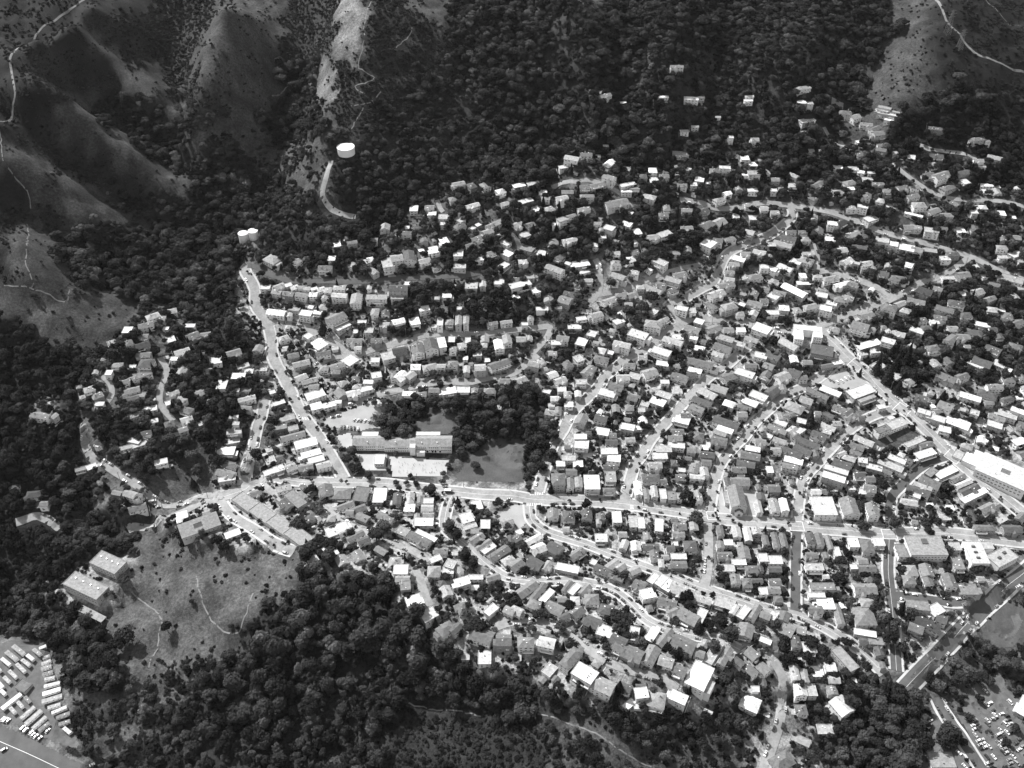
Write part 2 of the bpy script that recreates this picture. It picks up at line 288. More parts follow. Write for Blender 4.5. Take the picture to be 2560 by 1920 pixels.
# ------------------------------------------------------------------ roads: (description, far-end landmark, width m, kind, picture points)
ROADS = [
 ('the straight canyon road', 'its top bend', 9.5, 'c', '619 665 613 677 636 720 640 766 666 804 678 844 683 894 715 954 747 1021 767 1053 802 1099 840 1162 860 1197'),
 ('the upper left loop road', 'the canyon bend', 5.5, 'a', '619 665 640 667 657 680 698 695 724 702 768 705 814 703 900 704 987 698 1074 694 1150 690 1200 682'),
 ('the short terrace below the loop', 'the canyon road', 6, 'c', '650 775 680 801 720 803 756 813 790 836 815 850 843 862 868 882 880 890'),
 ('the middle terrace road', 'the canyon side', 6.5, 'c', '785 920 815 900 848 891 880 890 940 872 1013 853 1045 842 1109 834 1187 837 1280 826 1340 820 1375 818 1367 845 1345 868 1329 885'),
 ('the curving road above the park', 'the school lots', 6.5, 'c', '860 1010 905 1000 950 985 1000 975 1060 962 1115 955 1170 957 1220 945 1280 935 1310 915 1345 888'),
 ('the main street', 'the left junction', 11, 'c', '560 1242 616 1222 650 1207 741 1203 802 1206 871 1207 958 1209 1045 1220 1132 1229 1200 1236 1280 1240 1338 1249 1454 1252 1569 1261 1685 1278 1786 1296 1920 1307 1989 1316 2123 1327 2224 1336 2354 1333 2470 1345 2600 1358'),
 ('the street beside the playing field', 'the main street', 9, 'c', '1340 1250 1352 1206 1375 1140 1390 1105 1407 1076 1430 1032 1465 998 1500 963 1511 943 1545 915 1569 894 1627 865 1668 827 1700 813 1685 781 1671 764 1697 752'),
 ('the second uphill street', 'the main street', 8.5, 'c', '1558 1258 1575 1200 1587 1162 1604 1139 1627 1099 1656 1067 1691 1029 1723 992 1755 960 1772 943 1815 914 1838 894 1862 872 1885 850'),
 ('the street beside the gabled hall', 'the main street', 8.5, 'c', '1772 1284 1783 1220 1801 1162 1830 1122 1859 1093 1888 1055 1920 1026 1958 992 2015 966 2060 935 2095 905 2123 893'),
 ('the next uphill street', 'the main street', 8, 'c', '1992 1307 1998 1249 2010 1197 2044 1157 2082 1116 2123 1076 2180 1041 2247 1021'),
 ('the dark resurfaced street', 'the main street', 8, 'a', '2224 1325 2227 1249 2253 1215 2296 1174 2340 1151 2380 1139'),
 ('the wide shopping avenue', 'its top corner', 11.5, 'c', '2044 818 2060 838 2082 856 2123 897 2166 931 2195 966 2253 1018 2311 1070 2380 1139 2441 1191 2500 1238 2560 1287 2620 1335'),
 ('the long upper right road', 'the left fork', 6.5, 'c', '1700 500 1757 508 1783 520 1836 521 1900 508 1958 512 2020 520 2082 532 2137 552 2209 581 2296 604 2368 625 2426 642 2499 677 2570 704'),
 ('the cross road through the leafy corner', 'the upper right road', 7, 'c', '2426 642 2368 683 2300 708 2267 729 2198 761 2146 778 2100 795 2044 818 1978 830 1920 822 1860 808 1801 801 1743 798 1714 804 1697 812'),
 ('the diagonal lane to the corner', 'its upper bend', 7, 'c', '2030 610 2041 642 2044 677 2070 676 2105 685 2152 703 2195 720 2233 744'),
 ('the steep top right road', 'the leafy end', 5, 'c', '2273 344 2325 373 2370 380 2412 385 2441 399'),
 ('the dark hillside road', 'the upper cul-de-sac', 5, 'c', '2244 420 2273 443 2325 478 2368 494 2412 502 2499 503 2580 522'),
 ('the small forked road', 'the hillside fork', 5, 'c', '2060 318 2073 341 2094 362 2134 370'),
 ('the hillside cul-de-sac', 'the spur', 7, 'c', '2079 252 2108 266'),
 ('the winding road under the pines', 'the bend', 6.5, 'c', '1488 648 1497 668 1500 717 1490 740 1475 755'),
 ('the link to the winding road', 'the bend', 5, 'c', '1495 738 1540 729 1590 715 1640 690 1700 672 1750 662'),
 ('the wide diagonal street', 'the lower end', 8, 'c', '1715 745 1737 732 1757 720 1783 706 1801 668 1818 636 1859 613 1920 590 1958 564 1981 538 1972 506'),
 ('the curving road below the plaza', 'the plaza', 8.5, 'c', '1323 1262 1326 1290 1333 1305 1361 1327 1402 1342 1468 1362 1540 1391 1627 1423 1685 1442 1743 1466 1815 1489 1920 1524 1989 1538 2042 1559 2094 1588 2137 1617 2180 1654 2209 1686'),
 ('the ridge road', 'the main street', 8, 'c', '1132 1235 1120 1262 1112 1300 1118 1328 1161 1359 1204 1400 1248 1434 1280 1446 1352 1454 1425 1453 1488 1462 1535 1478 1575 1509 1613 1547 1650 1567 1700 1582 1743 1590 1801 1602 1850 1625'),
 ('the lowest ridge lane', 'the round pine', 7, 'c', '1242 1567 1280 1556 1330 1556 1373 1564 1430 1588 1465 1619 1511 1651 1558 1671 1613 1686 1656 1700 1695 1722'),
 ('the road behind the long building', 'the main street', 7.5, 'c', '600 1232 640 1215 683 1229 712 1252 755 1262 819 1272 848 1299 886 1319 929 1336 978 1356 1031 1377 1074 1403'),
 ('the lane by the white flats', 'the upper end', 6, 'c', '1040 1425 1054 1457 1065 1490 1075 1515'),
 ('the road beside the open hill', 'the left junction', 8.5, 'c', '550 1252 570 1280 593 1299 637 1325 683 1356 735 1380'),
 ('the curved street left of the canyon road', 'the left junction', 8, 'c', '560 1242 605 1228 616 1210 614 1190 616 1168 631 1122 637 1096 645 1060 654 1041 662 1000'),
 ('the left hillside road', 'the left junction', 7.5, 'c', '560 1242 506 1240 463 1258 430 1264 405 1260 362 1228 318 1197 278 1172 231 1145 214 1113 211 1081 202 1058'),
 ('the descending road below the junction', 'the left junction', 7, 'c', '545 1252 492 1264 434 1290 391 1304 341 1319 320 1326'),
 ('the bent lane among the left houses', 'the upper end', 5.5, 'c', '399 894 417 923 410 950 399 989 405 1018 434 1052'),
 ('the left terrace lane', 'the upper end', 5, 'c', '255 940 275 960 280 985 268 1005'),
 ('the bottom left bend', 'the trees', 7, 'c', '40 1306 69 1296 95 1290 124 1301 150 1322'),
 ('the first street below the main street', 'the main street', 8, 'a', '1992 1326 1990 1380 1989 1435 1988 1532'),
 ('the wide street to the bottom right', 'the main street', 8.5, 'a', '2223 1345 2221 1400 2221 1434 2228 1498 2234 1560 2241 1677'),
 ('the straight street below the hall', 'the main street', 7.5, 'c', '1769 1307 1772 1365 1768 1434 1758 1475'),
 ('the bottom right diagonal road', 'the top right end', 12, 'a', '2590 1405 2557 1435 2470 1512 2412 1564 2354 1628 2296 1686 2262 1722'),
 ('the short link by the low buildings', 'the corner', 8, 'a', '2235 1490 2267 1492 2354 1504 2400 1506 2455 1507'),
 ('the car park road', 'the tall trees', 9, 'a', '2340 1744 2383 1816 2420 1870 2455 1924'),
 ('the road at the bottom edge', 'the upper end', 7.5, 'c', '1934 1654 1955 1690 1957 1729 1949 1802 1929 1868 1905 1935'),
 ('the water tank road', 'the big tank', 5.5, 'c', '828 402 814 448 806 480 811 500 828 523 854 536 889 542'),
 ('the mountain road', 'the top', 2.2, 'd', '235 -8 98 78 40 125 29 136 26 162 38 231 32 263 -5 303'),
 ('the right mountain road', 'the top', 2.4, 'd', '2335 -5 2366 52 2395 81 2412 107 2470 145 2565 184'),
 ('the driveway above the shops', 'the trees', 5, 'c', '1093 500 1100 520 1108 530'),
 ('the tree-lined lane behind the flats', 'the bend', 5, 'c', '1380 470 1400 460 1440 455 1470 450 1545 480 1580 520'),
]
TRAILS = ['929 2 909 72 912 90 906 124 898 148 898 171 935 194 920 205 889 216 900 228 912 234', '877 265 903 262 926 257 945 238 952 229', '909 269 895 295 880 321',
 '492 1440 503 1492 515 1525 530 1553 567 1582 596 1582 613 1541 634 1483', '66 560 67 613 64 659 81 706 78 720 124 737 145 752 168 749 175 720', '10 714 78 720', '1344 1784 1410 1805 1488 1833 1540 1868 1627 1918',
 '1013 1758 1074 1773 1204 1790', '0 330 8 400 30 430 50 460 68 478 78 520', '680 240 710 225 740 205 765 172', '1030 70 1020 95 990 120', '2460 -5 2500 35 2560 70', '330 1480 400 1540 395 1600 370 1670', '1828 70 1840 80 1838 100 1828 118']
def cr(pts, step=3.5):
    pts = np.array(pts); ext = np.vstack([2 * pts[0] - pts[1], pts, 2 * pts[-1] - pts[-2]]); out = []
    for i in range(1, len(ext) - 2):
        p0, p1, p2, p3 = ext[i - 1:i + 3]; k = max(2, int(np.hypot(*(p2 - p1)) / step))
        for t in np.arange(k) / k:
            out.append(.5 * ((2 * p1) + (p2 - p0) * t + (2 * p0 - 5 * p1 + 4 * p2 - p3) * t * t + (3 * p1 - p0 - 3 * p2 + p3) * t ** 3))
    out.append(ext[-2]); return np.array(out)
def to_line(s):
    a = np.array([float(v) for v in s.split()]).reshape(-1, 2); x, y = unproject(a[:, 0], a[:, 1]); return cr(np.stack([x, y], 1))
def frame(L):
    d = np.gradient(L, axis=0); d /= np.maximum(np.hypot(d[:, 0], d[:, 1]), 1e-6)[:, None]; return d, np.stack([-d[:, 1], d[:, 0]], 1)
def ribbon(name, L, o0, o1, up, m, parent=None, nseg=4, thick=.5):
    d, nrm = frame(L); offs = np.linspace(o0, o1, nseg + 1); V = []
    for k, o in enumerate(offs):
        p = L + nrm * o; V.append(np.column_stack([p, height(p[:, 0], p[:, 1]) + up]))
    for o in (o1, o0):
        p = L + nrm * o; V.append(np.column_stack([p, height(p[:, 0], p[:, 1]) + up - thick]))
    V = np.stack(V, 1); K = V.shape[1]; nL = len(L); V = V.reshape(-1, 3); F = []
    for i in range(nL - 1):
        for k in range(K): a = i * K + k; b = i * K + (k + 1) % K; F.append((a, b, b + K, a + K))
    F = [(a[3], a[2], a[1], a[0]) for a in F]
    me = bpy.data.meshes.new(name); me.from_pydata(V.tolist(), [], F); me.materials.append(MATS[m]); return put(name, me, parent)
ROADW = []                                   # (line, width, description, landmark)
ROADOCC = np.zeros_like(OCC)
def mark_line(L, hw, arr=None):
    d, nrm = frame(L)
    for o in np.arange(-hw, hw + .1, 1.2): p = L + nrm * o; mark(p[:, 0], p[:, 1], arr)
for desc, lmk, w, kind, s in ROADS:
    L = to_line(s); ROADW.append((L, w, desc, lmk))
    rd = ribbon('road', L, -w / 2, w / 2, .22 + .012 * (len(ROADW) % 7), {'c': 'old_concrete', 'a': 'asphalt', 'd': 'dirt'}[kind])
    tag(rd, desc.replace('the ', '', 1) + (' of pale worn concrete' if kind == 'c' else ' of dark asphalt' if kind == 'a' else ' of bare earth') + (', starting at ' + lmk if lmk else ''), 'road', kind='structure')
    mark_line(L, w / 2 + (1.6 if w >= 7.9 else .5), OCC); mark_line(L, w / 2, ROADOCC)
LRO = np.zeros_like(OCC)
for (L, w, desc, lmk), r in zip(ROADW, ROADS):
    if r[3] == 'd' or w < 7.9: continue
    d, nrm = frame(L)
    for sgn in (-1, 1):                       # pavement left out where another road crosses
        run = []
        for i in range(len(L) + 1):
            ok = False
            if i < len(L):
                p = L[i] + nrm[i] * sgn * (w / 2 + .9)
                ok = all(np.min(np.hypot(Q[:, 0] - p[0], Q[:, 1] - p[1])) > w2 / 2 + .6 for Q, w2, d2, _ in ROADW if d2 != desc)
            if ok: run.append(i)
            else:
                if len(run) > 4: tag(ribbon('pavement', L[run], sgn * w / 2 + (0 if sgn > 0 else -1.8), sgn * w / 2 + (1.8 if sgn > 0 else 0), .38, 'pavement', None, 1), 'pale kerbed pavement along ' + desc, 'pavement', kind='structure')
                run = []
def centre_line(di, i0=0, i1=None, wd=.09):
    L = ROADW[di][0][i0:i1]; return ribbon('road_marking', L, -wd, wd, .22 + .012 * ((di + 1) % 7) + .02, 'marking', None, 1, .01)
for di in (5, 11, 22, 23, 35, 37): tag(centre_line(di), 'painted centre line along ' + ROADW[di][2], 'marking', kind='structure')
TR = []
for k, s in enumerate(TRAILS):
    L = to_line(s); L = L + RNG.normal(0, .35, L.shape); TR.append(L); mark_line(L, 1.6); mark_line(L, .6, ROADOCC)
    tag(ribbon('path', L, -.5, .5, .12, 'dirt', None, 1), 'narrow pale dirt footpath over the hill grass', 'path', kind='structure')
# crosswalks: painted bars across a road near a picture point
def bars(px, py, ang, n, gap, ln, wd=.6):
    x, y = unproject(px, py); x = x[0]; y = y[0]; mb = MB(); c, s = math.cos(R(ang)), math.sin(R(ang))
    for k in range(n):
        o = (k - (n - 1) / 2) * gap; X, Y = x + c * o, y + s * o; ux, uy = -s * ln / 2, c * ln / 2; vx, vy = c * wd / 2, s * wd / 2
        V = [(X + a * ux + b * vx, Y + a * uy + b * vy, float(height(X + a * ux + b * vx, Y + a * uy + b * vy)) + .34) for a, b in ((-1, -1), (-1, 1), (1, 1), (1, -1))]
        mb.add(V, [(0, 1, 2, 3)], 'marking')
    tag(mb.obj('crosswalk'), 'white painted crosswalk bars on the road', 'crosswalk', kind='structure')
bars(768, 1047, 0, 7, 1.5, 3.2); bars(1336, 1262, 0, 9, 1.6, 3.2); bars(1341, 1235, 5, 8, 1.6, 3.2); bars(1580, 1272, 90, 5, 1.6, 3)
for cx, cy, a, w, h in ((2139, 914, -47, 12, 13), (2255, 1025, -47, 13, 13), (2384, 1141, -47, 13, 13), (1991, 1316, 0, 12, 10), (2223, 1336, 0, 12, 10), (1782, 1290, 0, 10, 9)):
    x, y = unproject(cx, cy); x = x[0]; y = y[0]; mb = MB(); c, s = math.cos(R(a)), math.sin(R(a))
    for (x0, y0, x1, y1) in ((-w / 2, -h / 2, w / 2, -h / 2), (w / 2, -h / 2, w / 2, h / 2), (w / 2, h / 2, -w / 2, h / 2), (-w / 2, h / 2, -w / 2, -h / 2)):
        for t0 in np.arange(0, 1, .25):
            q = []
            for t, o in ((t0, -.2), (t0 + .25, -.2), (t0 + .25, .2), (t0, .2)):
                ux = x0 + (x1 - x0) * t; uy = y0 + (y1 - y0) * t; l = math.hypot(x1 - x0, y1 - y0); ux += -(y1 - y0) / l * o; uy += (x1 - x0) / l * o
                X, Y = x + c * ux - s * uy, y + s * ux + c * uy; q.append((X, Y, float(height(X, Y)) + .37))
            mb.add(q, [(0, 1, 2, 3)], 'marking')
    tag(mb.obj('crosswalk'), 'white box of crosswalk lines painted round the crossing', 'crosswalk', kind='structure')

# ------------------------------------------------------------------ paved and grassed areas draped on the ground
def inpoly(x, y, Pg):
    ins = np.zeros(np.shape(x), bool); j = len(Pg) - 1
    for i in range(len(Pg)):
        xi, yi = Pg[i]; xj, yj = Pg[j]
        ins ^= ((yi > y) != (yj > y)) & (x < (xj - xi) * (y - yi) / (yj - yi + 1e-9) + xi); j = i
    return ins
def area(name, label, cat, m, up, s, step=1.4, occ=True):
    a = np.array([float(v) for v in s.split()]).reshape(-1, 2); X, Y = unproject(a[:, 0], a[:, 1]); Pg = list(zip(X, Y))
    gx = np.arange(X.min(), X.max() + step, step); gy = np.arange(Y.min(), Y.max() + step, step); mx, my = np.meshgrid(gx, gy)
    c = inpoly(mx[:-1, :-1] + step / 2, my[:-1, :-1] + step / 2, Pg); use = np.zeros(mx.shape, bool); ids = -np.ones(mx.shape, int)
    for q in ((0, 0), (0, 1), (1, 0), (1, 1)): use[q[0]:mx.shape[0] - 1 + q[0], q[1]:mx.shape[1] - 1 + q[1]] |= c
    ids[use] = np.arange(use.sum()); V = np.column_stack([mx[use], my[use], height(mx[use], my[use]) + up])
    J, I = np.nonzero(c); F = np.stack([ids[J, I], ids[J, I + 1], ids[J + 1, I + 1], ids[J + 1, I]], 1)
    me = bpy.data.meshes.new(name); me.from_pydata(V.tolist(), [], F.tolist()); me.materials.append(MATS[m])
    tag(put(name, me), label, cat, kind='structure')
    if occ: mark(mx[:-1, :-1][c], my[:-1, :-1][c])
    return Pg
FIELD = area('lawn', 'mown playing field beside the grove and the main street', 'lawn', 'lawn', .16, '1222 1098 1300 1098 1314 1110 1308 1206 1225 1203 1138 1203 1150 1180 1161 1162 1190 1130')
area('lawn', 'small lawn between the grove trees behind the school', 'lawn', 'lawn', .16, '1042 1050 1085 1038 1132 1042 1134 1084 1045 1088')
YARD = area('playground', 'pale paved school yard in front of the long school', 'yard', 'playground', .2, '974 1142 1122 1152 1116 1190 982 1192')
area('playground', 'pale paved yard round the small portable building', 'yard', 'playground', .2, '888 1134 966 1134 966 1176 912 1176')
area('playground', 'paved play court left of the school', 'yard', 'playground', .2, '842 1090 876 1082 884 1112 860 1124')
area('lot', 'school car park beside the canyon road', 'car park', 'lot', .2, '812 1048 860 1030 930 1004 960 1040 967 1066 900 1078 812 1066')
area('playground', 'paved triangular plaza at the main street corner', 'plaza', 'lot', .2, '1245 1290 1270 1262 1320 1262 1325 1300 1290 1330 1250 1310')
area('lot', 'car park behind the shops near the avenue', 'car park', 'lot', .2, '2035 948 2110 925 2165 945 2192 962 2165 977 2060 968')
area('weeds', 'dark vacant lot beside the avenue', 'lot', 'weeds', .16, '2180 1081 2267 1067 2300 1088 2252 1112 2238 1124 2180 1112')
area('weeds', 'dark empty lot below the upper right road', 'lot', 'weeds', .16, '2236 526 2282 546 2262 572 2212 564')
area('lot', 'gravel trailer park in the bottom left corner', 'trailer park', 'gravel', .16, '-60 1640 0 1612 45 1596 100 1600 128 1612 134 1680 150 1740 168 1790 186 1835 200 1862 190 1872 140 1858 60 1822 -60 1765')
area('road', 'wide dark highway crossing the bottom left corner', 'road', 'asphalt', .2, '-120 1755 0 1812 60 1838 120 1868 180 1900 240 1932 300 1990 -120 1990')
area('lot', 'large car park in the bottom right corner', 'car park', 'gravel', .14, '2445 1700 2500 1685 2570 1770 2620 1920 2440 1930 2425 1840 2395 1790 2420 1740')
area('lot', 'paved yard at the bottom right below the car park road', 'car park', 'gravel', .12, '2340 1760 2370 1810 2400 1870 2430 1925 2300 1925 2320 1850')
area('lawn', 'village green with curved paths', 'lawn', 'lawn', .16, '2452 1572 2515 1502 2590 1520 2590 1610 2500 1622 2460 1600')
area('lot', 'paved court of the gabled hall', 'yard', 'lot', .16, '1795 1232 1815 1218 1895 1228 1888 1300 1800 1290')
area('playground', 'pale curved gravel patch in the village green', 'yard', 'gravel', .2, '2528 1540 2545 1535 2556 1552 2548 1575 2534 1590 2514 1598 2512 1590 2530 1580 2536 1565 2532 1552', occ=False)
area('lot', 'paved apron on the bend above the wide diagonal street', 'yard', 'old_concrete', .15, '1757 655 1800 635 1812 650 1796 690 1780 672', occ=False)
area('lot', 'paved yard beside the vacant lots by the main street', 'yard', 'lot', .16, '2270 1285 2345 1275 2350 1325 2275 1322', occ=False)
# centre line of the bottom-left highway
Lh = to_line('-60 1826 0 1854 60 1880 120 1908 170 1932')
tag(ribbon('road_marking', Lh, -.15, .15, .26, 'marking', None, 1, .01), 'painted line on the dark highway', 'marking', kind='structure')

AREAOCC = OCC.copy()
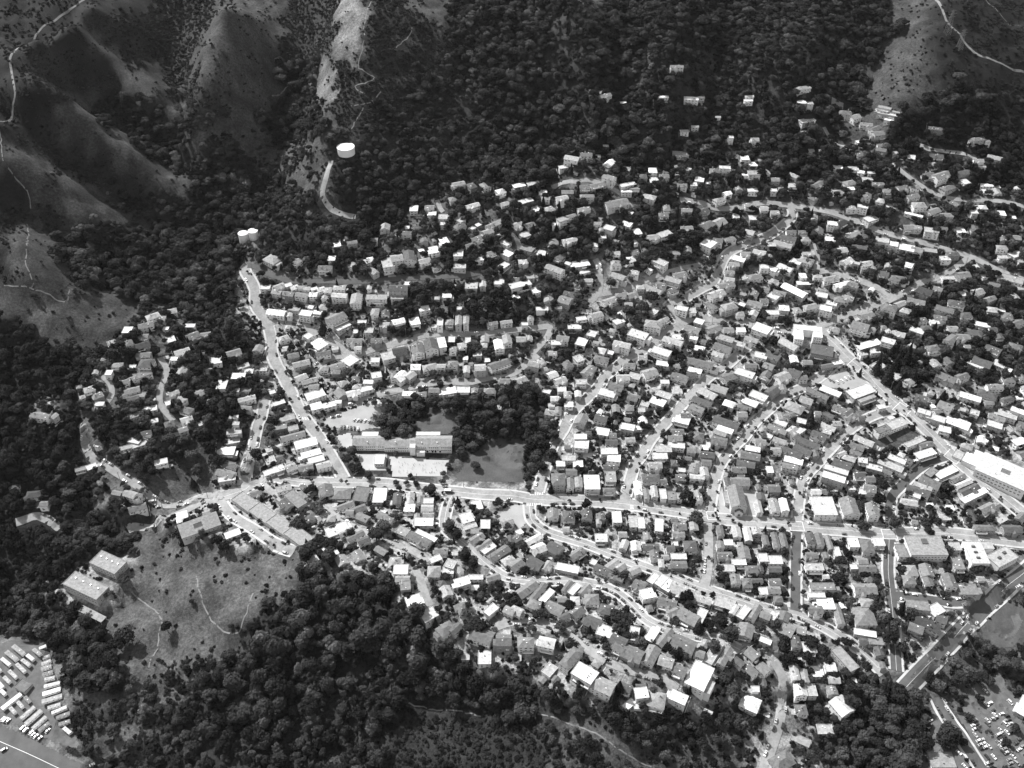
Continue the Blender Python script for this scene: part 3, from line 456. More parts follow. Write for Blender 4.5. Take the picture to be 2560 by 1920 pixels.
# ------------------------------------------------------------------ houses read off the photograph, tile by tile
# tile x0, tile y0: x y w d angle type+tone [storeys], in thousandths of a zoomed tile (3.456 per picture pixel)
HT = {
(0,480): """1460 1030 130 60 15 h6;1320 1070 110 60 25 h7;1400 1100 80 60 0 h6;1260 1150 130 60 15 g5;1300 1180 60 50 0 f4;1240 1240 90 40 0 g5;1230 1320 120 70 20 g2;1240 1400 130 60 0 g4;1260 1470 130 90 0 h3 3;1010 1490 100 50 0 h6;1570 1370 130 70 20 g7;1660 1230 110 70 25 g4;1780 1240 90 40 10 g5;1870 1450 90 70 10 f8;2020 1390 120 70 20 g5;2060 1590 120 60 0 f9;2150 1550 80 50 0 f8;1230 1570 140 70 25 f4;1120 1620 140 60 25 g5;1640 1150 90 40 0 f8;2100 1500 100 40 20 f7;1510 1440 80 40 0 f9;940 1560 60 50 0 f9""",
(640,480): """140 570 130 90 -25 h6;600 650 130 50 0 g4;1015 680 80 60 -40 g6;1130 600 90 110 10 f7 3;1215 560 110 80 10 g6 3;1320 540 100 110 5 g3 3;1455 590 100 60 20 g7;1540 500 80 80 15 f9;1760 640 110 50 0 f7;1930 575 80 40 0 f8;2030 520 70 50 20 g5;2170 520 90 60 -30 f9;830 430 90 40 10 g5;1015 410 80 50 0 g6;1615 210 80 60 0 f7;1620 270 70 50 0 f8;1760 230 80 50 -35 f7;1870 115 120 50 20 g8;1760 300 100 60 30 h4;2100 250 110 60 25 f5;2030 290 100 60 25 g5;2000 350 110 70 25 g6;1900 400 90 50 20 g5;1850 460 110 50 20 g4;1940 440 90 50 25 g4
80 820 90 50 0 f8;200 810 90 60 25 g6;280 800 70 50 20 f8;330 820 70 50 20 g8;390 820 70 40 0 g6;440 830 60 40 0 g7;500 830 60 40 20 f8;560 835 70 50 20 g8;620 840 70 60 0 h7;180 860 110 60 -10 g6;280 875 110 50 -10 g5;390 885 110 50 -10 g5;495 880 90 60 0 g9;600 890 90 70 0 h6;720 880 140 50 -5 g8 3;720 820 110 50 0 h7;865 920 100 110 0 g6 3;1040 890 190 60 0 f6 3;1230 820 170 70 0 g3 3;1220 900 140 60 0 f6 2
175 1035 170 60 -8 g9;330 1010 100 40 -8 f6;290 1060 60 50 0 g7;430 1040 110 60 -8 f9 3;530 1045 100 50 -8 f9;690 1070 150 90 30 g5 3;745 1150 150 70 30 f8;915 1120 80 30 0 f8;1110 1145 90 50 0 g7;1230 1110 110 60 15 g9;1370 1110 90 80 10 f9;1590 1110 55 90 0 f8 3;1670 1120 75 60 0 h6;1750 1100 60 100 0 g6 3;1815 1090 55 100 0 g6 3;1860 800 110 70 0 f7;2100 770 90 60 0 f8;2040 1130 100 40 10 g5;2160 1120 110 40 10 g6;1960 790 60 60 0 g7
540 1310 120 90 -30 f9;240 1260 90 50 20 h7;270 1350 80 50 10 g7;320 1410 100 60 15 g4;580 1390 160 60 10 g4;390 1480 150 60 15 g6;850 1280 140 50 0 g5;880 1345 80 50 0 g7;1040 1280 100 50 0 g4;810 1450 110 90 -30 f8;870 1460 80 70 0 g5;700 1500 130 60 20 g5;690 1550 100 60 0 h5;390 1600 100 60 25 g7;460 1630 170 60 15 g6;590 1520 80 50 0 h6;1030 1450 80 50 0 f8;1140 1410 110 80 15 f7;1240 1360 130 60 10 g2;1395 1340 110 110 8 g4 3;1510 1310 120 110 8 g3 3;1605 1290 70 110 8 f9 3;1690 1270 60 60 0 f8;1830 1280 50 60 0 f8;1700 1350 70 60 0 h6;1780 1320 100 60 5 g7;1970 1320 60 50 0 h7;2095 1310 80 100 5 g9 3;2170 1270 80 90 5 g6;1040 1580 90 60 10 f8;1250 1590 100 90 -30 g9;1330 1580 90 90 -30 g7;1380 1510 90 60 0 g9;1500 1510 130 70 10 h6;1600 1500 80 40 0 g7;1700 1480 90 60 0 h5;1820 1530 60 70 0 g7;1935 1510 100 70 3 g7 3;2100 1480 180 70 20 g4;1910 1390 80 60 5 f8;970 1640 90 40 0 f9;1185 1590 60 60 0 g5;2150 1630 90 50 0 g5""",
(1280,480): """120 75 120 50 20 f8;290 40 80 40 0 g6;430 40 110 50 15 g7 3;130 480 120 60 -20 f5;900 80 210 90 15 g5;620 145 110 50 15 g6;440 230 100 50 20 f6 3;510 200 90 40 20 g5;740 270 70 40 0 g6;840 300 90 60 -20 f8 3;770 320 50 50 0 g6;500 410 130 50 15 g7;780 390 70 40 0 f8;710 450 80 40 -20 f8;900 520 70 50 0 g7;370 280 60 40 0 f8;650 20 130 40 0 h5 3;1180 30 130 60 -20 h7
1310 200 90 50 0 h4;1510 150 100 50 0 g5;1320 360 120 60 20 f7;1220 390 100 60 10 g6;1510 310 110 50 5 g5;1680 280 90 110 -40 g4;1790 260 90 110 -40 g6;1700 430 100 90 -30 f9 3;1780 410 90 60 -10 g4;1880 400 110 50 10 h5;2050 340 90 60 -20 g7;1920 200 90 50 0 g8;2060 110 120 50 0 g6;2180 140 80 50 0 g7;1790 60 100 50 20 h6
370 660 160 60 -25 g6 3;600 610 140 70 10 f9;620 680 110 60 15 f8;660 760 80 40 0 g7;50 730 90 50 0 g4;150 710 90 50 5 f6;70 790 190 60 15 f8 3;500 870 110 50 -15 g3;460 940 110 80 -20 g5 3;260 1010 110 40 0 f8;400 1010 80 40 0 g6;730 1050 110 60 15 g6 3;600 1090 90 40 10 f8;540 1160 120 50 0 f8;110 1140 70 40 0 f8;160 1090 60 50 0 g6;440 1260 110 60 -10 g5;380 1300 110 60 0 f8;350 1390 80 50 0 g6;80 1270 90 60 0 g6;150 1260 60 50 0 g6
920 720 120 60 -25 g6;890 760 80 70 0 g6;1050 690 100 50 -10 h7;1280 590 120 60 -30 f7 3;1400 515 110 50 0 h6;1080 660 60 40 0 f9;1210 830 170 60 -25 g6;1110 820 90 50 0 h7;1390 750 140 60 -20 f6 3;1450 710 120 60 15 g5;1390 840 110 60 20 g4;1290 800 90 50 0 g4;850 930 130 60 20 g6;940 880 100 50 0 h5;1040 880 90 60 20 g5;1090 900 80 50 0 g7;1220 1130 150 80 -10 h6 3;1310 1100 110 50 30 g6;1470 1000 120 60 -15 f8 3;1560 1020 60 60 0 f7;1560 1180 130 70 -20 g5;1740 1180 110 70 20 g5;1090 1220 160 80 -20 f8 3;950 1310 150 60 -15 g7 3;1290 1370 160 70 -20 f8 3;1390 1280 170 60 -20 g7 3;1430 1250 100 60 0 f8;1570 1260 70 40 -15 f9;1320 1300 80 60 0 g6;1300 1480 110 50 -10 f9;1130 1430 80 50 0 g6;1620 1470 240 70 -15 g4;1820 1340 140 80 -25 g4;1850 1260 130 60 -20 f6 3;1960 1310 120 60 -20 f7;2070 1270 140 60 -20 g6;2160 1170 140 90 -25 f9 3;1980 1190 80 50 0 f9;1870 1190 90 60 0 g5;2070 1160 90 50 0 f6
1880 980 130 70 15 h6 3;1770 870 140 70 20 g7 3;1850 800 150 60 10 g5;1880 750 110 50 -10 g7;2100 730 130 60 10 h5;2020 740 80 60 0 g6;1960 570 110 60 -20 f9;1920 620 90 50 0 g6;1880 690 90 40 0 g5;2140 510 110 60 -15 g7;2020 530 90 50 0 g6;2180 640 80 50 0 f8;2100 960 130 70 -20 g5;2180 940 90 60 0 g4;1970 1050 80 50 0 h6
190 1480 100 60 -10 g6 3;660 1540 120 80 40 g5;770 1440 130 60 -15 h4;70 1620 120 60 20 g6;1190 1560 130 80 15 g6;1450 1590 140 60 -20 g4;1580 1540 120 50 -15 f9;1550 1570 110 60 0 g3;1060 1590 100 60 -15 f7;960 1600 120 60 0 g7;1880 1590 130 80 20 g4;2010 1560 160 70 -20 f8 3;2060 1500 110 50 0 g4;2150 1410 110 60 -15 f8;1780 1400 100 50 -20 g7;600 1640 100 50 0 f7;420 1620 100 60 20 g7;1320 1640 80 40 0 f8;1010 1490 120 40 0 h5;1420 1500 60 40 0 g5""",
(1920,480): """60 170 80 50 0 g6 3;720 130 90 50 0 h6;820 120 90 40 -15 f8 3;890 220 110 60 20 f8;1250 30 120 50 15 g5;1310 100 120 70 0 h6 3;1430 160 120 60 20 g5;1260 190 150 30 -20 f9;1540 200 120 50 0 h5;560 265 90 50 -10 f9 3;630 260 80 60 30 g2;740 355 110 60 20 g6;1210 300 90 60 0 g5;1290 300 90 60 0 g6;1390 320 70 60 -10 f7 3;1450 330 70 60 -10 f6 3;1520 310 60 40 0 g4;990 410 110 60 -15 f7;1070 440 130 70 -15 f9;1190 470 150 80 -15 f9;1290 490 120 80 -20 g5;1400 500 120 50 -10 f6;1530 570 90 50 0 f8;1600 530 110 50 0 h3;2020 480 100 50 -5 h6;2140 530 110 60 20 f8;2030 560 80 40 0 f7;2190 590 70 50 0 f6;640 500 90 60 10 g7;790 470 130 50 -10 g3;680 590 100 60 30 g8;750 600 110 60 -20 f7;860 610 90 60 15 g7;830 650 70 50 0 g6;910 650 60 60 0 g5;1000 700 90 60 -15 g3;1120 740 160 70 -10 h4;200 340 90 40 0 g4;300 340 80 40 0 g4;180 390 130 60 -15 g3;320 400 80 60 0 h6;130 440 160 60 -20 g6;30 450 90 60 0 f7;350 520 110 40 0 g7;330 580 120 70 -25 h6;250 590 100 90 -25 f8;30 650 120 60 -25 f9;150 650 120 60 -30 g8;430 720 90 50 0 h7;540 740 150 50 10 h6;640 790 150 40 15 g9;740 800 110 60 -30 g4;310 770 120 40 0 f9;230 840 200 70 -35 g9 3;300 870 100 80 -30 g7;100 870 110 60 -20 g5;50 900 100 80 -30 f8;140 1000 90 60 -5 f9 3;370 990 140 60 10 h6;500 1000 100 60 -15 f9 3;550 960 90 50 -15 f8;620 930 120 60 -10 h5;700 910 100 60 -20 g6;40 1040 110 50 0 f8
1280 940 150 60 -15 g5;1150 960 110 50 20 g6;1190 1020 90 60 -20 h7;1060 990 110 80 -20 h4 3;1360 850 120 80 -25 g2;1470 830 90 60 -20 g5 3;1630 950 140 70 -10 h3;1530 1010 150 60 -20 g4;1710 1060 110 60 0 h3;1490 1080 110 50 -10 g4;1440 1120 80 50 0 f8;1560 740 110 40 0 f7;1690 710 110 70 10 g5;2100 740 200 80 -20 f6;1940 1010 100 60 -10 h7;1920 920 100 50 20 g5;2180 830 80 50 0 f6;2060 1080 110 60 30 g4;2150 1130 130 60 20 g4;1860 1140 120 50 -15 f9;1780 1210 140 70 -20 h3;1940 1190 90 60 0 g3;1690 1250 110 60 0 g5;1590 1280 120 80 30 g4;1530 1310 110 70 20 g5;1430 1340 120 60 10 h4 3;2000 1240 80 60 0 g3;1290 1190 110 60 -25 f8;1130 1220 110 60 -20 g7;1050 1210 80 60 0 g7;1370 1170 110 60 0 h3
850 1060 130 70 15 g5;800 1150 140 90 -20 g5 3;900 1180 80 40 0 h6;870 1310 230 60 15 f9;1040 1280 110 60 -20 f8 3;920 1370 90 50 5 f8;820 1390 80 60 10 f7;470 1360 190 110 -12 f3 3;510 1500 140 50 10 g4;600 1470 110 50 10 f9;180 1310 150 70 -35 g7;40 1420 140 70 -25 g3;340 1470 90 50 0 g5;130 1590 120 80 20 g6;230 1560 110 80 -25 g3;300 1600 100 60 0 g4;950 1500 110 70 25 f7;1850 1470 150 90 -25 g3;1790 1500 140 50 -35 f8;1950 1350 120 60 -30 g3;2140 1330 110 60 -20 h4;1680 1590 110 60 20 g4;1540 1600 150 70 -30 g4;2080 1620 110 60 0 h4;2190 1590 60 60 0 g4""",
(1920,0): """300 745 120 50 10 h6;290 885 80 50 0 f9 3;360 900 60 40 0 f6 3;670 970 110 60 -10 h4 3;750 1010 90 60 20 g6;1010 920 110 40 -20 f6;1000 960 90 30 -20 f8;980 990 90 30 -20 f7;1100 960 100 30 -20 f6;1070 1000 90 30 -20 f8;1050 1040 90 30 -20 f9;850 1070 110 50 -10 g5;340 1030 140 50 15 f8;950 1150 100 60 10 g5 3;930 1100 100 50 25 g4;1450 1100 130 50 -10 h3;1820 1190 130 50 10 h4;1900 1210 60 40 0 h5;980 1255 80 40 0 g4;975 1300 90 50 -15 g4;1440 1340 150 60 -5 g3;1820 1380 90 50 0 g6;1850 1430 80 50 -10 f6;1960 1360 120 60 -20 g6;490 1305 100 40 0 f9;375 1300 50 30 0 f8;740 1450 90 50 -5 f7;810 1480 90 50 -10 f9;890 1490 70 30 0 f8;860 1540 90 40 0 f7;710 1570 110 60 15 h5;950 1580 110 40 0 g5;1680 1480 140 60 10 g3;1500 1500 160 70 20 g5 3;1390 1500 110 60 10 g4;1560 1610 140 60 20 h4;1880 1600 130 40 0 f9;1980 1620 50 30 0 f7;1170 1610 120 60 10 g4;1260 1610 110 60 10 g5;50 1640 60 40 0 f8;110 1630 50 40 0 f6;715 1640 60 40 0 f9;430 1590 110 50 30 g4;310 1140 60 40 0 f5""",
(1280,0): """1425 565 120 40 0 g5 3;720 785 110 50 -10 f5;800 840 110 50 20 g5;960 885 60 20 0 f9;1310 835 90 30 0 f9;1550 840 130 50 -5 h9 3;1635 845 60 20 0 f9;2050 830 80 30 0 g8;2040 880 80 20 0 f9;1780 1005 50 30 0 g7 3;1580 1090 70 30 0 g7;1490 1130 80 20 0 f7;1885 1180 60 40 0 f8 3;2100 1200 70 50 0 g6 3;1650 1260 60 50 0 h4;1450 1320 130 50 -5 f6;520 1350 130 60 -15 g7 3;640 1330 110 50 0 g4 3;445 1430 100 50 10 f8;60 1600 110 50 15 f9;185 1585 110 40 15 f7;840 1520 130 70 -25 g5 3;740 1580 140 60 15 g5;630 1590 100 60 0 g4;480 1640 110 50 0 g5;650 1640 110 50 0 h7;1000 1590 140 40 15 f8;1060 1620 90 40 0 f5;1750 1470 80 60 0 h4 3;1840 1440 100 40 -5 f8 3;1620 1550 80 60 -10 f9;1570 1590 60 50 0 f8;2090 1490 110 60 0 f6 3;2020 1510 80 30 0 f9;2080 1640 90 40 0 f9;1150 1650 90 40 0 f8;810 1265 50 25 0 f9;990 1650 100 30 0 f9""",
(640,0): "1750 1580 110 50 15 g6",
(0,960): """770 40 90 60 20 h6;840 95 90 60 25 h5;860 170 80 40 0 f8;1140 50 130 60 15 g5;1220 90 90 60 0 f5;1130 120 160 50 15 g3;1300 210 110 50 10 f8;1150 270 90 50 20 f6;1500 70 90 50 20 g6;1570 130 80 50 -25 g6;1610 220 110 60 -15 h4;1610 300 100 60 20 g7;1580 390 80 50 20 g5;1320 320 90 40 15 f8;850 490 90 50 -10 h2;1080 550 110 40 15 f6;1210 520 140 40 20 f7;1160 490 110 40 -10 f8;1390 670 110 50 15 f8;350 270 180 60 -8 g5;470 290 70 60 -20 g6;790 710 80 50 25 f8 3;700 730 100 40 15 f5;1120 940 120 60 -15 g6 3;1200 970 60 60 0 g5;1010 940 90 40 -10 g5;1180 1050 150 60 15 g4;290 950 130 60 5 h2;380 1030 80 50 0 g4;2010 1295 130 60 20 f9 1;2130 120 150 50 15 g7;2110 200 130 40 -5 g5;2020 285 80 30 0 f8;2040 340 60 30 0 f7;2020 400 130 50 5 f7;2010 480 120 60 10 f8;1950 570 160 80 0 f9;1950 770 170 70 -15 g5;1960 820 180 50 8 f8;1980 700 110 50 0 g4;120 880 90 40 0 h3;2120 50 100 40 0 f4;2030 60 80 30 0 f7""",
(640,960): """510 90 160 80 20 f8;500 20 110 60 0 g5;730 80 90 80 25 g5;840 75 120 60 15 g8;870 20 80 50 0 h7;950 40 110 50 15 f8;1010 30 60 70 0 f8;520 190 100 70 15 f9;630 180 120 50 15 f9;710 155 60 30 0 f9;200 165 100 40 20 f8 1;270 290 130 60 15 f6;280 330 90 40 15 f9 1;210 370 110 50 10 f5;320 380 90 50 15 f6;320 450 210 60 15 g5;430 510 190 80 15 f9;475 600 170 60 15 f9;520 650 140 60 15 f8;580 700 120 60 15 g7;430 720 130 60 10 g5;300 720 90 70 20 g6;200 730 100 70 20 f8;110 750 110 60 20 f8
1320 75 120 50 0 f9;1430 80 90 50 0 h5;1540 50 100 50 0 g5;1665 50 130 70 10 f9;1790 40 120 60 0 f8;1890 50 80 60 0 g5;2020 50 110 60 0 h5
240 900 130 60 15 f6;260 1040 110 70 -35 g3;340 990 230 90 -35 f5;400 960 100 50 -35 g5;600 920 130 100 10 g4;740 940 170 100 0 h5;910 950 130 130 -5 f4;1070 960 120 130 0 f9;1220 990 80 100 0 g3;1330 990 80 100 0 g7;1420 1000 60 60 0 g5;1490 1010 110 60 0 f8;1480 1070 110 60 0 g7;770 1050 150 50 20 g5;880 1080 140 60 20 g4;810 1110 90 60 0 g5;920 1150 120 60 -20 g5;1120 1150 150 60 -20 g5;570 1140 100 60 25 g7;650 1160 80 60 0 h6;700 1250 190 90 20 f8;760 1290 100 60 25 g6;860 1310 150 50 25 g4;930 1350 110 50 20 g3;1450 1190 170 70 0 f9;1490 1130 100 40 0 g6;1910 1050 90 80 10 f9 1;1265 1270 110 70 -20 f6;1410 1340 210 70 -22 g4;1470 1310 200 40 -22 f9;1600 1440 120 60 0 g5;1550 1510 100 50 20 f8;1680 1550 90 70 -15 f7 3;1660 1610 120 70 0 f8;1750 1600 70 80 30 g6;1250 1600 130 80 0 f9 3;1080 1440 110 50 -25 g5;1910 1330 120 60 30 g5;1970 1390 140 50 30 g5;2010 1420 150 50 30 f8;2100 1460 190 70 30 g4;2180 1520 110 60 25 h7;1850 1230 120 30 15 f7;1890 1270 80 50 0 f5;400 1320 110 90 -15 g5;1950 1600 120 60 -20 h5;2200 1340 60 60 0 g3;2170 1190 110 60 15 g6""",
(1280,960): """400 820 125 110 0 h4 3;500 860 75 90 0 g5;575 850 70 90 0 g6;690 845 140 130 0 f9 3;850 800 100 100 0 f6;840 915 115 40 0 h4;850 720 130 50 0 g3;880 640 120 70 -5 f9;840 580 150 60 0 f8;570 690 90 60 0 f9;420 690 80 50 0 f9;490 640 120 50 0 f7;600 520 130 80 -5 f8;590 455 140 60 0 f9;780 410 120 70 -10 f9;1000 370 120 60 -10 f9;770 295 110 70 -15 g3;870 445 70 50 0 g4;1020 480 90 50 0 g6;860 500 110 50 0 g3;820 75 150 70 -15 f8;900 25 120 70 -15 g4;1310 90 130 60 -20 f7;1260 150 130 70 -20 f9;1150 170 70 50 -15 f7;1120 225 60 40 0 f7;300 60 70 40 -15 f8;370 115 80 50 0 g8;480 90 70 70 0 h6;570 85 60 60 0 g8;490 175 80 50 0 g9;330 240 90 60 -10 g6;400 220 60 60 0 g5;340 180 70 40 0 f7;430 40 80 50 0 f8
1310 560 140 60 0 f7;1420 530 150 50 -5 f8;1280 620 130 60 0 f8;1240 700 120 60 0 g6;1410 460 130 70 0 g5;1430 410 140 60 0 g4;1200 810 160 70 0 h3;1310 840 60 40 0 g4;1090 900 70 120 0 g9;1160 950 60 110 0 g5;1230 930 60 100 0 g7;1305 950 60 90 0 f8;1380 965 75 80 0 f5;1445 970 40 60 0 f6;1610 970 70 100 0 g6;1580 730 80 90 -15 g5;1660 760 80 80 0 g7;1600 800 160 50 -5 g8;1690 610 130 60 -5 g3;1680 680 90 60 -5 g4;1470 310 130 70 -15 f9;1500 270 110 60 0 g4;1600 210 120 60 -25 g5;1640 150 160 60 -25 g3;1690 80 150 70 -30 g7;1790 40 140 70 -20 g6;1840 80 80 60 0 h5;2130 100 140 70 -25 f8;2060 160 120 60 -25 f9;2010 200 120 40 -20 g4;1990 260 90 60 0 g5;1850 330 220 70 -20 g3;1840 390 140 60 -20 f9;1800 420 130 60 -20 g6;1790 490 140 80 -10 g4;2080 560 130 50 -10 f9;2060 620 170 70 -10 g4;2020 690 160 60 -10 g3;1960 740 130 60 0 g4;1970 840 170 80 -3 g5;1860 840 60 80 0 g3;1940 870 80 40 0 f9;2130 1060 60 110 0 g7;2150 970 70 60 0 g3;2150 500 90 60 -10 g5
355 1120 100 80 0 g5;490 1140 110 90 0 h3;645 1130 100 80 0 g3;765 1150 80 60 0 g4;750 1190 60 50 0 g6;905 1150 85 100 0 f9;1045 1190 70 100 0 f7;1115 1200 75 120 0 f8;1270 1220 75 110 -5 f9;1450 1230 120 70 0 g4;1480 1270 80 90 0 g8;1440 1300 110 50 0 g5;1570 1230 80 70 0 g6;770 1330 110 70 0 f8;955 1300 80 50 0 g6;970 1390 70 80 -15 g7;1070 1400 90 80 0 g8;1200 1410 150 60 0 g3;1230 1480 80 80 0 g4;1540 1400 120 90 0 h3;1440 1490 140 50 0 f8;1440 1560 150 60 0 g4;1370 1420 80 50 0 g3;1290 1550 50 70 0 g7;1800 1270 60 90 0 g4;1940 1280 80 90 0 g7;2035 1300 70 110 0 g8;2110 1270 75 60 0 g7;1870 1370 80 50 0 f9;1800 1390 70 60 0 g5;1840 1480 130 60 0 g4;1960 1540 130 50 0 f8;1870 1590 110 60 0 f7;2190 1350 60 80 0 g4;2170 1500 80 70 0 f8;2070 1600 120 60 0 h4
40 1330 90 70 25 g4;190 1340 150 50 25 g8;230 1420 120 80 20 g8;370 1420 130 90 -25 g3;560 1460 130 60 30 g5;200 1550 130 90 -25 g3;300 1570 110 70 45 g6;480 1590 200 60 -10 f9;40 1560 110 80 30 g5;870 1560 120 60 30 g6;940 1580 100 70 30 g6;800 1610 180 60 -20 g3;1060 1610 100 60 20 g6""",
(1920,960): """800 60 230 90 18 f8;850 120 210 50 18 f6;980 195 90 50 10 f8;540 60 170 60 -25 f9;430 80 180 50 -30 g4;330 140 110 70 -20 g6;230 200 150 90 -25 h6;40 60 110 70 30 g3;130 30 60 50 0 g5;190 270 90 50 20 g4;120 280 70 60 0 g5;110 335 100 50 -25 f8;290 320 80 50 -15 f8;80 390 160 50 -25 g5;210 400 90 60 30 g7;280 400 100 50 30 f8;240 450 80 60 30 g4;520 370 120 50 -25 g7;590 340 100 50 0 h6;620 210 110 50 -25 g4;690 240 110 60 30 g4;710 280 110 50 30 g5;810 290 70 50 0 g3;520 265 90 40 -30 g3;430 250 60 40 0 g5
440 440 120 60 -25 g3;510 410 90 60 -15 f7;350 510 180 60 -25 g3;100 490 110 50 -20 g6;300 570 150 60 -25 g3;210 590 170 60 -25 g3;70 570 90 50 0 g6;220 660 160 60 -15 f9;190 710 140 50 -10 g5;410 600 60 60 0 g4;15 740 60 60 0 f9;590 740 200 50 -18 f8;570 800 190 60 -18 f9 3;640 690 150 70 -20 g3;830 490 160 60 -25 g7;770 540 120 60 -20 g4;760 590 110 50 -30 g4;700 640 110 50 -20 h7;820 660 80 50 -10 f8;640 600 90 40 20 g7;995 385 130 50 18 f4 3;1110 340 190 70 18 f7 2;1115 650 140 50 -25 f8;1060 700 200 60 -25 f7;920 720 130 50 -15 f8;1010 750 140 50 -25 g4;1270 500 200 40 18 f7 2;1365 520 130 50 12 g4;1360 600 190 60 15 f9;1210 660 90 60 -30 g3;880 900 110 70 -10 g5;880 820 90 60 0 g4;790 780 100 50 0 g3;820 930 60 60 0 f8;1540 760 210 60 20 f9;1410 760 110 50 30 f5;1640 810 150 50 20 g5;1690 860 170 40 18 g8;1740 910 200 50 20 g3;1780 960 280 50 20 f9 2;1770 1010 190 50 18 g7;1400 850 160 90 -25 g4;1340 880 180 50 -20 g7;1300 920 190 60 -20 g3;1270 960 110 50 -20 f8;1220 1020 140 60 -8 g7;1400 1050 60 40 0 f9 1;1890 1070 150 60 20 g5
1640 330 190 90 -25 f9 2;1530 390 100 60 -15 f9;1450 290 150 60 -20 f8;1350 240 130 60 -20 f8;1540 180 110 90 -30 g5 3;1470 230 100 50 10 g5;1750 110 170 60 -20 f9;1900 80 150 60 -25 h3 3;1960 20 140 60 0 g5;1910 160 100 50 0 g5;2070 260 150 70 -20 f7;2170 230 150 60 -25 f9 3;1980 290 130 50 -20 g5;1960 350 120 60 -20 f8;2180 490 140 60 15 f9;2070 130 130 40 15 h3;480 1050 205 160 0 f8 3;415 930 80 50 0 g8;705 1060 150 150 0 g5 2;905 1080 100 110 0 g5 3;140 1040 70 110 0 g9 3;55 1050 80 120 0 g6;50 900 110 70 0 g4
65 1350 60 130 0 g4;135 1350 60 110 0 g4;365 1330 80 100 0 h3;445 1340 70 100 0 g4;530 1370 50 120 0 g5;740 1370 90 80 0 f9 2;680 1370 60 60 0 f8;855 1400 110 110 0 h4;595 1450 60 80 0 f8;380 1480 110 50 0 g4;500 1480 50 50 0 g4;820 1530 90 50 0 g5;400 1580 160 60 0 f7;60 1520 130 70 0 f8;855 1590 160 60 0 g4;740 1580 60 40 0 f9;60 1600 120 50 0 g3;1155 1440 90 110 0 f5;1230 1610 120 90 0 h6;1370 1610 110 100 0 g5;1640 1540 90 120 0 f5;1870 1240 220 60 -2 h4 2;2110 1250 170 70 0 g3 2;1770 1140 70 90 0 g2 1;1530 1150 90 60 0 f7 1;2190 1150 100 60 30 g4""",
(640,1440): """1265 20 130 50 0 g6 3;1290 80 110 90 5 f5 3;1360 200 130 90 15 f9 3;1490 310 130 90 25 f8 3;1780 45 130 70 15 f9 3;1640 450 140 90 30 h4;1730 450 80 110 -30 g3;2030 290 110 60 35 f8;2190 300 100 60 -20 g6;2140 540 140 90 0 g4 3;1950 500 200 110 -15 g4;1820 830 50 20 0 f9 1;1900 10 130 30 0 f8;2050 10 120 50 15 g5""",
(1280,1440): """130 110 190 80 30 g5;220 140 200 60 45 g4;300 170 140 60 40 f9;200 250 160 90 -20 h5;370 280 150 90 -20 g5;40 300 120 80 -20 g7;480 90 110 50 45 g4;540 110 140 70 40 f8;630 120 110 70 40 g5;690 200 130 90 0 h5;560 310 110 80 30 g4;450 350 120 60 20 g3;700 400 140 90 -20 g3;820 480 170 90 -15 f8;820 290 130 80 -10 h3;920 560 170 100 -20 g3;930 620 120 80 -20 g4;1040 670 180 110 -20 g4;1200 680 150 110 50 g5;1330 740 130 80 -15 g6;1450 810 140 90 -20 g4;1210 500 130 80 45 f9;1320 530 180 70 40 g5;1480 580 210 110 -20 g4;1580 610 60 120 -30 g8;1620 670 110 70 -15 g5;1740 660 200 80 45 f7;1840 690 170 80 45 g5;120 570 150 80 0 h5 3;300 570 150 80 -10 g8 3;510 700 190 100 40 h4 3;630 830 190 110 -25 f9 3;790 930 190 110 -20 g6 3;985 950 100 70 -15 g3;1120 1000 120 80 5 f9 3;1110 950 100 50 0 g3;1250 1050 160 120 -10 h6 3;1440 1030 150 80 -20 f9 3;1520 350 170 100 -25 g5;1620 360 210 90 50 f8;1170 150 120 80 10 f9 3;1220 20 100 60 40 f8;1290 40 110 80 40 f8;1350 80 110 80 40 f9;1440 110 180 120 -20 g7 2;1100 80 110 80 -20 g4;1340 230 170 70 -12 g4;1390 310 130 60 20 g5;1650 200 150 60 -15 g7;1840 230 170 90 -15 f7;1920 290 110 60 45 g8;2000 310 130 70 40 f8;2100 310 140 70 45 g5;2190 340 90 60 -20 g5;2020 470 130 110 -15 g5;2190 560 100 40 -20 f9;2060 1090 160 110 -20 h9 2;2050 800 130 80 -40 g4;1960 740 100 80 -40 g3;2100 980 70 40 0 f8 1;1930 30 90 80 0 g5;2030 60 90 80 0 h4;2170 130 80 60 0 f8;2120 40 100 40 0 g3;1010 1110 110 50 30 f9 1;1090 1130 80 40 0 f8 1;900 10 160 50 -20 g4;430 200 80 50 0 g5;60 160 100 60 30 g6""",
